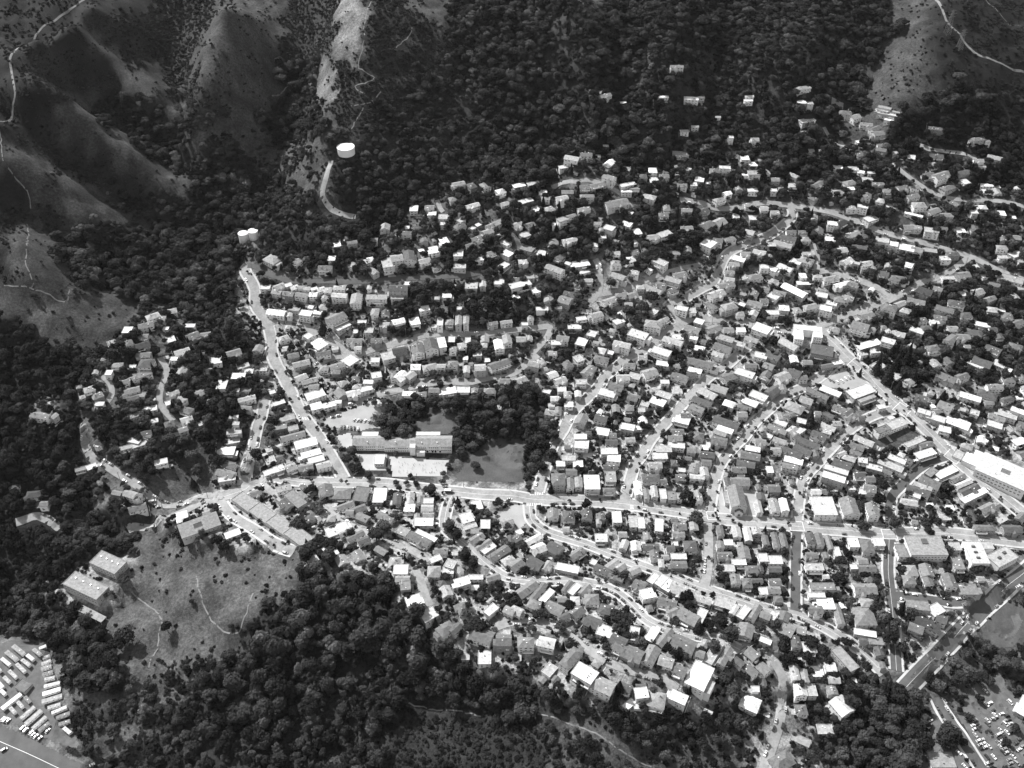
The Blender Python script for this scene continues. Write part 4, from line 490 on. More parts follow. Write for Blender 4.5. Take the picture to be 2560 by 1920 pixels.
(1920,1440): """60 50 110 60 0 g4;50 120 120 60 0 g5;90 200 80 50 0 h4;470 90 220 60 0 f5;420 165 150 30 0 f8;500 240 150 90 0 f9 2;410 290 160 80 0 g4;840 110 200 90 0 g5;870 160 140 60 0 g4;610 330 70 160 0 g5;860 230 130 70 0 h6;830 340 190 150 0 h5 2;840 490 190 50 -8 f9;930 560 130 60 -3 f5;820 560 90 50 0 g3;960 650 80 70 0 g3;990 770 60 60 0 g4;140 350 90 80 -20 g4;40 340 90 80 40 f8;170 460 120 110 45 f5;270 460 140 80 -15 g6;90 600 140 90 -20 g3;80 650 100 60 0 g4;240 570 90 90 0 g3;235 830 80 110 0 g7;320 850 70 100 0 g6;290 960 110 90 0 g8 3;380 980 80 90 0 f7;570 890 110 60 0 g7;560 970 110 90 0 g5;640 1120 150 130 20 g8;490 1330 140 70 0 f7 1;280 1420 160 60 -20 f6 1;120 1600 200 110 20 h4;740 920 50 40 0 f8 1;1380 410 200 80 -25 g2;1280 450 120 70 -20 g4;1500 370 90 70 -20 g3;1450 290 130 80 20 f8;1290 250 200 80 -5 f5;1730 100 180 90 0 f5;1220 30 130 90 0 h5;1380 30 100 110 0 g4;1570 40 110 110 0 g4;1500 1590 220 110 0 f6 1;2210 1120 80 160 -30 f9 2""",
}
def ang_len(pw, a, s):                        # a length on the picture at angle a -> world length and heading
    c, q = math.cos(R(a)), math.sin(R(a)) / .68
    return pw * math.hypot(c, q) / s, math.atan2(q, c)
RAW = []
for (ox, oy), txt in HT.items():
    for e in txt.replace('\n', ';').split(';'):
        t = e.split()
        if len(t) < 6: continue
        x, y, w, d, a = [float(v) for v in t[:5]]; n = int(t[6]) if len(t) > 6 else (1 if w < 55 and d < 45 else 2)
        RAW.append((ox + x / 3.456, oy + y / 3.456, w / 3.456, d / 3.456, a, t[5][0], t[5][1], n))
ra = np.array([[r[0], r[1], 3.0 * r[7] - .5] for r in RAW]); hx, hy = unproject(ra[:, 0], ra[:, 1], ra[:, 2])
HOUSES = []                                   # x y W D heading type tone storeys
for (px, py, w, d, a, t, tone, n), x, y in zip(RAW, hx, hy):
    _, _, zc = project(x, y, height(x, y)); s = FPX / float(zc)
    W, th = ang_len(w, a, s); Dm = ang_len(d, 90, s)[0] * .92
    if abs(a) > 35: Dm *= .8
    HOUSES.append([x, y, max(4.2, W * .97 - .8), max(4.2, min(Dm * .97 - .8, 28)), th, t, tone, n])
def rect_pts(x, y, W, D, th, m=0.0, st=1.2):
    u = np.arange(-W / 2 - m, W / 2 + m + .1, st); v = np.arange(-D / 2 - m, D / 2 + m + .1, st); U, V = np.meshgrid(u, v)
    return x + U * math.cos(th) - V * math.sin(th), y + U * math.sin(th) + V * math.cos(th)
# big buildings modelled on their own further down keep their ground free
KEEP = [(1005, 1106, 84, 22, 0), (1843, 1244, 14, 26, 0), (2018, 839, 24, 22, 0), (2516, 1174, 44, 26, -37), (2315, 1375, 34, 20, 0), (2445, 1385, 16, 26, 0), (2502, 1395, 26, 16, 25), (495, 1312, 30, 16, 25), (695, 1298, 76, 16, -38), (68, 1415, 5, 5, 0), (270, 1400, 29, 17, -25), (214, 1465, 38, 17, -25), (268, 1425, 26, 10, -25), (212, 1492, 36, 10, -25), (950, 1150, 12, 12, 0), (1235, 1216, 66, 12, 0), (1085, 1198, 40, 10, 0), (1330, 1215, 14, 18, 0), (2112, 1652, 9, 24, 28), (1749, 1690, 20, 24, -35)]
HOC = np.zeros_like(OCC)
for px, py, W, D, a in KEEP:
    x, y = unproject(px, py, 4); gx, gy = rect_pts(x[0], y[0], W, D, R(a)); mark(gx, gy, HOC)
kept = []
for h in HOUSES:
    gx, gy = rect_pts(*h[:5]); i = np.clip(((gx - OCX0) / OCS).astype(int), 0, OCC.shape[1] - 1); j = np.clip(((gy - OCY0) / OCS).astype(int), 0, OCC.shape[0] - 1)
    fr = HOC[j, i].mean(); rr = ROADOCC[j, i].mean()
    if fr > .38: continue
    if fr > .1 or rr > .15: h[2] *= .82; h[3] *= .82; gx, gy = rect_pts(*h[:5])
    kept.append(h); mark(gx, gy, HOC)
HOUSES = kept
# gaps in the blocks: smaller houses and sheds that follow their neighbours
for x, y in zip(RNG.uniform(-640, 620, 12000), RNG.uniform(380, 1060, 12000)):
    c, px, py, zc = cover_at(np.array([x]), np.array([y])); c = c[0]
    if c not in 'Tt' or not (-60 < px[0] < 2620 and -40 < py[0] < 1980): continue
    if (px[0] < 700 and py[0] < 770) or (px[0] < 720 and py[0] > 1300) or (px[0] < 350 and py[0] > 1000): continue
    if RNG.random() > (.85 if c == 'T' else .4): continue
    W = RNG.uniform(6.5, 10.5); Dm = RNG.uniform(7, 12)
    if RNG.random() < .25: W = RNG.uniform(4, 6); Dm = RNG.uniform(4, 6)
    if taken(x, y, max(W, Dm) * .62, HOC) or taken(x, y, max(W, Dm) * .5) or not taken(x, y, 30, HOC): continue
    nb = min(HOUSES, key=lambda h: (h[0] - x) ** 2 + (h[1] - y) ** 2)
    tone = str(RNG.choice(list('34456678899'))); t = 'f' if tone >= '7' and RNG.random() < .75 else RNG.choice(['g', 'g', 'h'])
    h = [x, y, W, Dm, nb[4], t, tone, 1 if W < 6.5 else int(RNG.choice([1, 2, 2]))]
    HOUSES.append(h); gx, gy = rect_pts(*h[:5]); mark(gx, gy, HOC)
print('houses', len(HOUSES))
OCC |= HOC
# level a pad under the houses that stand on steep ground
for h in HOUSES:
    x, y, W, D = h[:4]; gx, gy = rect_pts(x, y, W, D, h[4], 0, 3); g = height(gx, gy)
    if g.max() - g.min() < 3.2 or taken(x, y, max(W, D) * .5 + 10, AREAOCC): continue
    i0, i1 = np.searchsorted(GX, [x - 24, x + 24]); j0, j1 = np.searchsorted(GY, [y - 24, y + 24]); sx, sy = np.meshgrid(GX[i0:i1], GY[j0:j1]); d = np.hypot(sx - x, sy - y); rr = max(W, D) * .55
    wgt = np.clip(1 - (d - rr) / 12, 0, 1); wgt = wgt * wgt * (3 - 2 * wgt) * .75; Z[j0:j1, i0:i1] += (float(height(x, y)) - Z[j0:j1, i0:i1]) * wgt
gme = bpy.data.objects['ground'].data; gme.vertices.foreach_set('co', np.stack([MX, MY, Z], -1).ravel()); gme.update()

def wall_faces(W, D, z0, z1, rise, kind, along_x):
    """body of a house: four walls, with gable triangles under a gabled roof"""
    w, d = W / 2, D / 2; V = [(-w, -d, z0), (w, -d, z0), (w, d, z0), (-w, d, z0), (-w, -d, z1), (w, -d, z1), (w, d, z1), (-w, d, z1)]
    F = [(0, 1, 5, 4), (1, 2, 6, 5), (2, 3, 7, 6), (3, 0, 4, 7), (4, 5, 6, 7)]
    if kind == 'g':
        if along_x: V += [(-w, 0, z1 + rise), (w, 0, z1 + rise)]; F += [(7, 4, 8), (5, 6, 9)]
        else: V += [(0, -d, z1 + rise), (0, d, z1 + rise)]; F += [(4, 5, 8), (6, 7, 9)]
    return V, F
def roof_geo(W, D, z1, rise, kind, along_x):
    o = .45; t = .22; w, d = W / 2 + o, D / 2 + o
    if kind == 'f':
        V = [(-w, -d, z1 + .02), (w, -d, z1 + .02), (w, d, z1 + .02), (-w, d, z1 + .02), (-w, -d, z1 + .3), (w, -d, z1 + .3), (w, d, z1 + .3), (-w, d, z1 + .3)]
        return V, [(0, 3, 2, 1), (4, 5, 6, 7), (0, 1, 5, 4), (1, 2, 6, 5), (2, 3, 7, 6), (3, 0, 4, 7)]
    if not along_x: w, d = d, w
    half = d - o; sl = rise / half; e = z1 - sl * o
    hx = w if kind == 'g' else w - d * .95
    P = [(-w, -d, e), (w, -d, e), (w, d, e), (-w, d, e), (-hx, 0, z1 + rise + .02), (hx, 0, z1 + rise + .02)]
    V = [(x, y, z + t) for x, y, z in P] + [(x, y, z + .02) for x, y, z in P]
    F = [(0, 1, 5, 4), (2, 3, 4, 5), (6, 10, 11, 7), (8, 11, 10, 9), (0, 6, 7, 1), (2, 8, 9, 3)]
    if kind == 'g': F += [(1, 7, 11, 5), (5, 11, 8, 2), (3, 9, 10, 4), (4, 10, 6, 0)]
    else: F += [(1, 2, 5), (3, 0, 4), (7, 11, 8), (9, 10, 6), (1, 7, 8, 2), (3, 9, 6, 0)]
    if not along_x: V = [(-y, x, z) for x, y, z in V]
    return V, F
def win_mesh(w, h):
    m = MB(); f = .12
    m.box(-w / 2, 0, -h / 2, w / 2, -.07, h / 2, 'trim'); m.box(-w / 2 + f, -.07, -h / 2 + f, -.03, -.10, h / 2 - f, 'glass'); m.box(.03, -.07, -h / 2 + f, w / 2 - f, -.10, h / 2 - f, 'glass'); return m
WIN = {k: win_mesh(*k) for k in ((1.3, 1.2), (2.0, 1.3))}; WINM = {k: v.mesh('window') for k, v in WIN.items()}
def house_parts(h, full):
    """returns a list of (part name, MB or (mesh key, loc, rz)) in the house's own axes; z=0 is the ground at its centre"""
    x, y, W, D, th, kind, tone, n = h; rg = random.Random(int(x * 13 + y * 7)); out = []
    gx, gy = rect_pts(x, y, W, D, th, 0, 3); gz = height(gx, gy); z0 = float(gz.min() - height(x, y)) - .8
    hi = float(np.percentile(gz, 70) - height(x, y)); lo = float(gz.min() - height(x, y)); H = max(2.6 * n + .3 + lo * .45, hi + 2.3)
    wt = 'wall_%d' % rg.choice([1, 2, 3, 3, 4, 4] if tone > '5' else [0, 1, 2, 3, 3, 4]); h_along = W >= D
    rise = .24 * min(W, D) * rg.uniform(.75, 1.1)
    m = MB(); V, F = wall_faces(W, D, z0, H, rise, kind, h_along); m.add(V, F, wt); out.append(('wall', m))
    rk = 'roof_' + tone; m = MB(); V, F = roof_geo(W, D, H, rise, kind, h_along); m.add(V, F, rk)
    if kind == 'f':
        o = .45; w, d = W / 2 + o, D / 2 + o
        for b in ((-w, -d, w, -d + .3), (-w, d - .3, w, d), (-w, -d + .3, -w + .3, d - .3), (w - .3, -d + .3, w, d - .3)): m.box(b[0], b[1], H + .3, b[2], b[3], H + .62, 'roof_8' if tone > '6' else rk)
    out.append(('roof', m))
    # windows on the faces
    win = []
    for (sx, sy, L, ra_) in ((0, -1, W, 0), (1, 0, D, math.pi / 2), (0, 1, W, math.pi), (-1, 0, D, -math.pi / 2)):
        nx, ny = sx * math.cos(th) - sy * math.sin(th), sx * math.sin(th) + sy * math.cos(th)
        if nx * -x + ny * -y < 60: continue
        cnt = max(1, int((L - 1.2) / 3.1))
        for fl in range(n):
            for i in range(cnt):
                if rg.random() < .18: continue
                u = (i + .5) / cnt * (L - 1) - (L - 1) / 2; zz = 2.6 * fl + 1.55 + (H - 2.6 * n - .3); k = (2.0, 1.3) if rg.random() < .3 else (1.3, 1.2)
                lx = sx * (W / 2 + .0) + (u * -sy if sy else 0); ly = sy * (D / 2 + .0) + (u * sx if sx else 0)
                win.append((k, (lx, ly, zz), ra_))
    if not full: win = win[::1]
    for k, loc, ra_ in win: out.append(('window', (k, loc, ra_)))
    fy = -D / 2
    if n >= 1 and W > 6:
        m = MB(); u = rg.uniform(-W / 2 + 1.6, W / 2 - 2); m.box(u, fy - .06, min(0, hi) + .0, u + 1.0, fy, 2.1, 'door_paint'); m.box(u - .1, fy - .04, 2.1, u + 1.1, fy, 2.25, 'trim'); out.append(('door', m))
        if rg.random() < .45 and W > 8:
            m = MB(); g0 = -u - 1.2 if abs(u) > 1.8 else -W / 2 + .3; m.box(g0, fy - .07, .05, g0 + 2.5, fy, 2.25, 'trim'); out.append(('garage_door', m))
    if rg.random() < .35 and min(W, D) > 6:
        m = MB(); cx, cy = rg.uniform(-.3, .3) * W, rg.uniform(-.3, .3) * D; m.box(cx - .35, cy - .35, H - .2, cx + .35, cy + .35, H + (rise if kind != 'f' else 0) + 1.1, 'wall_1'); m.box(cx - .45, cy - .45, H + (rise if kind != 'f' else 0) + 1.1, cx + .45, cy + .45, H + (rise if kind != 'f' else 0) + 1.25, 'wall_0'); out.append(('chimney', m))
    for _ in range(rg.choice([0, 0, 1, 2, 3])):
        if min(W, D) < 6: break
        u = rg.uniform(-.36, .36) * W; v = rg.choice([-1, 1]) * rg.uniform(.12, .33) * D; m = MB()
        if kind == 'f': zz = H + .3
        else:
            dd = abs(v) / (D / 2) if h_along else abs(u) / (W / 2); zz = H + rise * (1 - dd)
            if kind == 'h': 
                e2 = (1 - abs(u) / (W / 2)) * (W / D) if h_along else (1 - abs(v) / (D / 2)) * (D / W)
                zz = H + rise * min(1 - dd, e2)
        s = rg.uniform(.3, .6); m.box(u - s, v - s * .7, zz - .1, u + s, v + s * .7, zz + .42, rg.choice(['trim', 'trim', 'dark_trim'])); out.append(('skylight', m))
    if kind == 'g' and h_along and W > 8.5 and rg.random() < .45:   # front gable crossing the main roof
        ww = rg.uniform(3.6, 5); u = rg.uniform(-.3, .3) * (W - ww); dp = rg.uniform(1.2, 2.6); r2 = min(rise * .9, ww * .3); m = MB(); y0 = fy - dp; y1 = 0.0
        m.add([(u - ww / 2, y0, z0), (u + ww / 2, y0, z0), (u + ww / 2, fy, z0), (u - ww / 2, fy, z0), (u - ww / 2, y0, H - .3), (u + ww / 2, y0, H - .3), (u + ww / 2, fy, H - .3), (u - ww / 2, fy, H - .3), (u, y0, H - .3 + r2)], [(0, 1, 5, 4), (1, 2, 6, 5), (3, 0, 4, 7), (4, 5, 8)], wt)
        o = .35; e = H - .3 - r2 * o / (ww / 2); A = [(u - ww / 2 - o, y0 - o, e), (u, y0 - o, H - .3 + r2), (u + ww / 2 + o, y0 - o, e), (u - ww / 2 - o, fy + 1.5, e), (u, y1, H - .3 + r2), (u + ww / 2 + o, fy + 1.5, e)]
        m.add([(a, b, c + .2) for a, b, c in A] + [(a, b, c + .01) for a, b, c in A], [(1, 0, 3, 4), (2, 1, 4, 5), (6, 7, 10, 9), (7, 8, 11, 10), (0, 1, 7, 6), (1, 2, 8, 7), (0, 6, 9, 3), (8, 2, 5, 11)], rk); out.append(('porch_gable', m))
    elif rg.random() < .5 and min(W, D) > 6.5:      # lower wing
        s = rg.choice([-1, 1]); ww = W * rg.uniform(.3, .5); dd = D * rg.uniform(.4, .6); hh = 2.7 * max(1, n - 1) + .2; m = MB(); u0 = s * W / 2; u1 = s * (W / 2 + ww * .5); v = rg.uniform(-.2, .2) * D
        a, b = sorted((u0 - s * .2, u1)); m.box(a, v - dd / 2, z0, b, v + dd / 2, hh, wt); m.box(a - .25, v - dd / 2 - .3, hh, b + .25, v + dd / 2 + .3, hh + .22, rk); out.append(('wing', m))
    if rg.random() < .33 and W > 7 and n > 1:    # deck towards the view
        m = MB(); q = W * rg.uniform(.4, .9); u = rg.uniform(-.5, .5) * (W - q); zz = 2.9; dp = rg.uniform(1.6, 2.8)
        m.box(u - q / 2, fy - dp, zz - .2, u + q / 2, fy - .01, zz, 'wall_2'); m.box(u - q / 2, fy - dp, zz, u + q / 2, fy - dp + .08, zz + .95, 'trim')
        m.box(u - q / 2, fy - dp + .08, zz, u - q / 2 + .08, fy - .01, zz + .95, 'trim'); m.box(u + q / 2 - .08, fy - dp + .08, zz, u + q / 2, fy - .01, zz + .95, 'trim')
        for sx in (-1, 1): m.box(u + sx * (q / 2 - .2) - .1, fy - dp + .1, z0, u + sx * (q / 2 - .2) + .1, fy - dp + .3, zz - .2, 'dark_trim')
        out.append(('deck', m))
    return out
# street addresses: nearest road, side, rank along it
def address(items):
    """items: list of (x, y) -> list of (road index, side, rank from the road's first point)"""
    res = []
    for x, y in items:
        best = None
        for ri, (L, w, _, _) in enumerate(ROADW):
            d = np.hypot(L[:, 0] - x, L[:, 1] - y); i = int(d.argmin())
            if best is None or d[i] < best[0]: best = (d[i], ri, i)
        _, ri, i = best; L = ROADW[ri][0]; j = min(i, len(L) - 2); t = L[j + 1] - L[j]; cr_ = t[0] * (y - L[i][1]) - t[1] * (x - L[i][0])
        n_ = np.array([-t[1], t[0]]) * (1 if cr_ > 0 else -1); side = ('left' if n_[0] < 0 else 'right') if abs(n_[0]) > abs(n_[1]) else ('upper' if n_[1] > 0 else 'lower')
        res.append((ri, side, i))
    return res
def short(s):
    for a_, b_ in ((' the ', ' '), (' side of', ' side,'), (' small', ''), (' worn', ''), ('among left houses', 'of the left houses'), (', counted', '')):
        if len(s.split()) <= 16: break
        s = s.replace(a_, b_)
    return s
ROOFT = {'f': 'flat', 'g': 'gabled', 'h': 'hipped'}
px_, py_, zc_ = project(np.array([h[0] for h in HOUSES]), np.array([h[1] for h in HOUSES]), height([h[0] for h in HOUSES], [h[1] for h in HOUSES]))
inview = (px_ > 0) & (px_ < 2560) & (py_ > 0) & (py_ < 1935)
score = [(h[2] * h[3] * (h[7] + 1)) / z ** 2 * (1 if v else .0001) for h, z, v in zip(HOUSES, zc_, inview)]
order = np.argsort(score)[::-1]; big = set(order[:288].tolist())
addr = address([(h[0], h[1]) for h in HOUSES]); rank = {}
for i in sorted(big, key=lambda i: addr[i][2]):
    ri, side, _ = addr[i]; k = (ri, side, HOUSES[i][5], HOUSES[i][6]); rank.setdefault(k, []).append(i)
RK = {i: (r + 1, len(v)) for v in rank.values() for r, i in enumerate(v)}
rest = {'houses': MB()}
restM = MB()
for i, h in enumerate(HOUSES):
    parts = house_parts(h, i in big); z = float(height(h[0], h[1]))
    if i in big:
        ri, side, _ = addr[i]; r, tot = RK[i]; desc, lmk = ROADW[ri][2], ROADW[ri][3]
        name = 'shed' if h[2] * h[3] < 38 else 'house'
        lab = '%s %s-roofed %s%s, %s side of %s' % (ROOFW[h[6]], ROOFT[h[5]], 'tall ' if h[7] == 3 else '', name, side, desc)
        if tot > 1: lab = '%s %s-roofed %s, %s from %s, %s side of %s' % (ROOFW[h[6]], ROOFT[h[5]], name, ordinal(r), lmk, side, desc)
        lab = short(lab)
        root = put(name, None, None, (h[0], h[1], z), h[4]); tag(root, lab, name, 'houses of the hillside town')
        for pn, g in parts:
            if isinstance(g, MB): g.obj(pn, root)
            else: put('window', WINM[g[0]], root, g[1], g[2])
    else:
        for pn, g in parts:
            if isinstance(g, MB): q = g
            else: q = MB(); q.merge(WIN[g[0]]); q.xf(g[1], g[2])
            q.xf((h[0], h[1], z), h[4]); restM.merge(q)
tag(restM.obj('houses'), 'many small houses farther up the hillside town', 'houses', kind='stuff')
print('rest tris', len(restM.f) * 2)
# ------------------------------------------------------------------ landmarks modelled on their own
def at(px, py, up=0.0):
    x, y = unproject(px, py, up); return float(x[0]), float(y[0])
def gz(x, y): return float(height(x, y))
class Bld:
    def __init__(s, name, label, cat, px, py, a=0, up=6.0, zadj=0.0):
        x, y = at(px, py, up); s.x, s.y, s.th = x, y, R(a); s.z = gz(x, y) + zadj; s.root = put(name, None, None, (x, y, s.z), s.th); tag(s.root, label, cat)
    def part(s, name, mb, parent=None): return mb.obj(name, parent or s.root)
    def box(s, name, b, m): q = MB(); q.box(*b, m); return s.part(name, q)
    def gable(s, cx, cy, W, D, z0, H, rise, wm, rm, kind='g', along=True):
        q = MB(); V, F = wall_faces(W, D, z0, H, rise, kind, along); q.add([(x + cx, y + cy, z) for x, y, z in V], F, wm); s.part('wall', q)
        q = MB(); V, F = roof_geo(W, D, H, rise, kind, along); q.add([(x + cx, y + cy, z) for x, y, z in V], F, rm); return s.part('roof', q)
    def flat(s, cx, cy, W, D, z0, H, wm, rm):
        q = MB(); q.box(cx - W / 2, cy - D / 2, z0, cx + W / 2, cy + D / 2, H, wm); s.part('wall', q)
        q = MB(); q.box(cx - W / 2 - .2, cy - D / 2 - .2, H, cx + W / 2 + .2, cy + D / 2 + .2, H + .25, rm)
        for b in ((-W / 2 - .2, -D / 2 - .2, W / 2 + .2, -D / 2 + .15), (-W / 2 - .2, D / 2 - .15, W / 2 + .2, D / 2 + .2), (-W / 2 - .2, -D / 2 + .15, -W / 2 + .15, D / 2 - .15), (W / 2 - .15, -D / 2 + .15, W / 2 + .2, D / 2 - .15)): q.box(cx + b[0], cy + b[1], H + .25, cx + b[2], cy + b[3], H + .6, 'roof_8' if rm > 'roof_7' else rm)
        return s.part('roof', q)
    def wins(s, x0, x1, y, z, n, k=(1.3, 1.2), rz=0, side=None):
        for i in range(n):
            u = x0 + (x1 - x0) * (i + .5) / n
            put('window', WINM[k], s.root, (u, y, z) if side is None else (side, u, z), rz)
# the long school
b = Bld('school_building', 'long school with three grey gabled wings and a small entrance tower', 'school', 1005, 1101, 0, 8)
sc = FPX / float(project(b.x, b.y, b.z)[2]); u = lambda t: ((640 + t / 3.456) - 1005) / sc
for (t0, t1, D, H, rs, yy) in ((840, 1112, 13, 6.6, 3.0, 1.0), (1112, 1380, 12, 6.0, 2.6, -.8), (1380, 1690, 14, 7.0, 3.2, 0)):
    cx = (u(t0) + u(t1)) / 2; W = u(t1) - u(t0) - .3; b.gable(cx, yy, W, D, -4, H, rs, 'wall_4', 'roof_6', 'g', True)
    n = int(W / 1.9)
    for z in (H - 1.7, H - 4.9):
        for i in range(n):
            if i % 6 == 5: continue
            put('window', WINM[(1.3, 1.2)], b.root, (cx - W / 2 + (i + .7) * W / (n + .4), yy - D / 2, z))
b.flat((u(1330) + u(1385)) / 2, -8.2, 5, 5, -4, 9, 'wall_4', 'roof_9'); b.flat(u(1425), -9.6, 7.5, 4, -4, 3.4, 'wall_4', 'roof_9')
b.flat(u(975), 10, 15, 6, -3, 6, 'wall_4', 'roof_9'); b.flat(u(1480), 10, 22, 4.5, -3, 6.8, 'wall_4', 'roof_9')
for t in (1480, 1525, 1550, 1590):              # arched windows
    q = MB(); q.box(u(t) - .8, -7.18, -.6, u(t) + .8, -7.11, 1.1, 'glass'); q.tube((u(t), -7.18, 1.1), (u(t), -7.11, 1.1), .8, .8, 'glass', 12); b.part('arched_window', q)
for t, y in ((968, -3), (1208, -3), (1433, -4), (1565, -4)): q = MB(); q.tube((u(t), y, 7), (u(t), y, 9.8), .45, .45, 'white_paint', 8); b.part('vent', q)
b = Bld('portable_building', 'small white flat-roofed portable building beside the school yard', 'building', 949, 1148, 0, 3.5)
b.flat(0, 0, 8.6, 12, -1, 3.4, 'wall_3', 'roof_9'); b.wins(-3.5, 3.5, -6, 1.8, 3)
# gabled hall
b = Bld('church', 'large grey gabled hall with a porch above the main street', 'church', 1843, 1240, 0, 9)
b.gable(0, 0, 13.2, 24, -2, 7.2, 4.4, 'wall_2', 'roof_5', 'g', False); b.gable(0, -13.6, 6.5, 3.4, -2, 4, 2.2, 'wall_3', 'roof_4', 'g', False)
b.wins(-1.6, 1.6, -12, 8.6, 2); b.wins(-9, 9, 0, 4.6, 5, (1.3, 1.2), math.pi / 2, 6.6); b.box('door', (-1, -15.4, -.3, 1, -15.3, 2.3), 'door_paint'); b.flat(-8.3, 3, 4, 14, -2, 3.4, 'wall_2', 'roof_6')
# U-shaped white block at the top of the avenue
b = Bld('apartment_building', 'white flat-roofed U-shaped block at the top of the avenue', 'apartment building', 2020, 832, 0, 9)
for cx, cy, W, D, a_ in ((-9.5, -1, 9, 24, 0), (0, 7.5, 28, 8, 0), (9.5, 1, 9, 15, 0)): b.flat(cx, cy, W, D, -5, 9.2 - abs(cx) * .01, 'wall_4', 'roof_9')
for z in (1.6, 4.5, 7.3): b.wins(-13, -6, -13, z, 3); b.wins(6, 13, -6.5, z, 3)
b.root.rotation_euler.z = R(-10)
# big commercial block on the right
b = Bld('commercial_block', 'huge white-roofed block with a square roof opening on the avenue', 'commercial building', 2512, 1178, -38, 9)
q = MB(); q.box(-22, -14, -3, 22, 14, 8.5, 'wall_3'); b.part('wall', q)
q = MB()
for bb in ((-22.3, -14.3, -3, 14.3), (5, -14.3, 22.3, 14.3), (-3, -14.3, 5, -3), (-3, 3, 5, 14.3)): q.box(bb[0], bb[1], 8.5, bb[2], bb[3], 9.1, 'roof_8')
b.part('roof', q); q = MB(); q.box(-3, -3, 8.5, 5, 3, 8.7, 'roof_4'); b.part('courtyard', q)
b.flat(-29.2, 3, 13.5, 22, -3, 6.8, 'wall_3', 'roof_9'); b.flat(-41, 5, 8, 22, -3, 5.2, 'wall_3', 'roof_7')
for z in (2, 5.6): b.wins(-20, 20, -14, z, 12, (2.0, 1.3)); b.wins(-12, 12, 0, z, 8, (2.0, 1.3), -math.pi / 2, -22)
# wide low building and L-shaped building by the bottom right junction
b = Bld('civic_building', 'wide grey flat-roofed hall with a square roof hatch below the main street', 'hall', 2315, 1364, 0, 7)
b.flat(0, 0, 31, 21, -2, 7, 'wall_3', 'roof_6'); b.box('roof_hatch', (-2.5, 1.5, 7.25, 2.5, 7, 7.9), 'roof_3'); b.wins(-15, 15, -10.5, 4.4, 11); b.wins(-15, 15, -10.5, 1.6, 9)
b = Bld('office_building', 'pale L-shaped flat-roofed building at the bottom right junction', 'office', 2440, 1382, 0, 7)
b.flat(0, 0, 15, 24, -2, 7.4, 'wall_4', 'roof_8'); b.flat(12.3, 8, 9.3, 8, -2, 7, 'wall_4', 'roof_7')
for y in (-6, 0, 6): b.box('roof_unit', (-2, y - .8, 7.65, 1, y + .8, 8.6), 'dark_trim')
b.wins(-7, 7, -12, 4.6, 5); b.wins(-7, 7, -12, 1.8, 5)
b = Bld('office_building', 'diamond-turned pale flat-roofed building beside the L-shaped one', 'office', 2505, 1392, 28, 7)
b.flat(0, 0, 23, 14, -2, 7.2, 'wall_3', 'roof_7'); b.box('roof_unit', (-5, -1, 7.45, -2, 1, 8.6), 'dark_trim'); b.box('roof_unit', (3, 1, 7.45, 6, 3, 8.6), 'dark_trim'); b.wins(-11, 11, -7, 4.4, 7); b.wins(-6, 6, 0, 4.4, 4, (1.3, 1.2), math.pi / 2, 11.5)
# building with the roof well at the left junction
b = Bld('clubhouse', 'low dark grey building with a square roof well below the left junction', 'building', 498, 1312, 28, 5)
q = MB(); q.box(-16, -8, -4, 16, 8, 4.6, 'wall_2'); b.part('wall', q); q = MB()
for bb in ((-16.4, -8.4, -4.5, 8.4), (2.5, -8.4, 16.4, 8.4), (-4.5, -8.4, 2.5, -2.5), (-4.5, 3, 2.5, 8.4)): q.box(bb[0], bb[1], 4.6, bb[2], bb[3], 5.0, 'roof_5')
b.part('roof', q); b.box('roof_well', (-4.5, -2.5, 4.6, 2.5, 3, 4.7), 'roof_2'); b.wins(-15, 15, -8, 2, 8)
# long dark-grey building running down the slope
b = Bld('apartment_building', 'very long grey flat-roofed building running down beside the open hill', 'apartment building', 681, 1294, 0, 4)
(x0, y0), (x1, y1) = at(594, 1243, 4), at(770, 1356, 4); ln = math.hypot(x1 - x0, y1 - y0); b.root.rotation_euler.z = th = math.atan2(y1 - y0, x1 - x0); b.x, b.y = (x0 + x1) / 2, (y0 + y1) / 2; b.root.location = (b.x, b.y, b.z)
for k in range(4):
    W = ln / 4; cx = (k - 1.5) * W; dzz = gz(b.x + cx * math.cos(th), b.y + cx * math.sin(th)) - b.z; b.flat(cx, 0, W - .05, 12.5, dzz - 5, dzz + 5.2, 'wall_2', 'roof_6')
    for z in (1.4, 3.9): b.wins(cx - W / 2 + .5, cx + W / 2 - .5, -6.25, dzz + z, 5)
# two flat apartment blocks on the left slope
for lab, px, py, W, n in (('upper grey flat-roofed apartment block at the wood edge', 270, 1405, 27, 8), ('lower longer grey flat-roofed apartment block at the wood edge', 214, 1463, 36, 11)):
    b = Bld('apartment_block', lab, 'apartment block', px, py, -26, 7); b.flat(0, 0, W, 14, -3, 6.6, 'wall_1', 'roof_6')
    for z in (1.8, 4.7): b.wins(-W / 2 + .5, W / 2 - .5, -7, z, n, (2.0, 1.3)); b.wins(-5, 5, 0, z, 3, (1.3, 1.2), math.pi / 2, W / 2)
    for i in range(4): q = MB(); q.box(-W * .35 + i * W * .22, 1.5, 6.85, -W * .35 + i * W * .22 + .9, 2.4, 7.6, 'metal'); b.part('roof_vent', q)
b = Bld('carport', 'long narrow carport roof below the lower apartment block', 'carport', 222, 1530, -27, 3)
q = MB(); q.box(-16, -3, 2.6, 16, 3, 2.9, 'roof_6'); b.part('roof', q)
for i in range(6):
    for sy in (-2.7, 2.7): q = MB(); q.box(-15.5 + i * 6.1, sy - .1, -2, -15.3 + i * 6.1, sy + .1, 2.6, 'trim'); b.part('post', q)
b = Bld('warehouse', 'long plain grey-roofed building between the curving road and its trees', 'building', 2112, 1648, -62, 4)
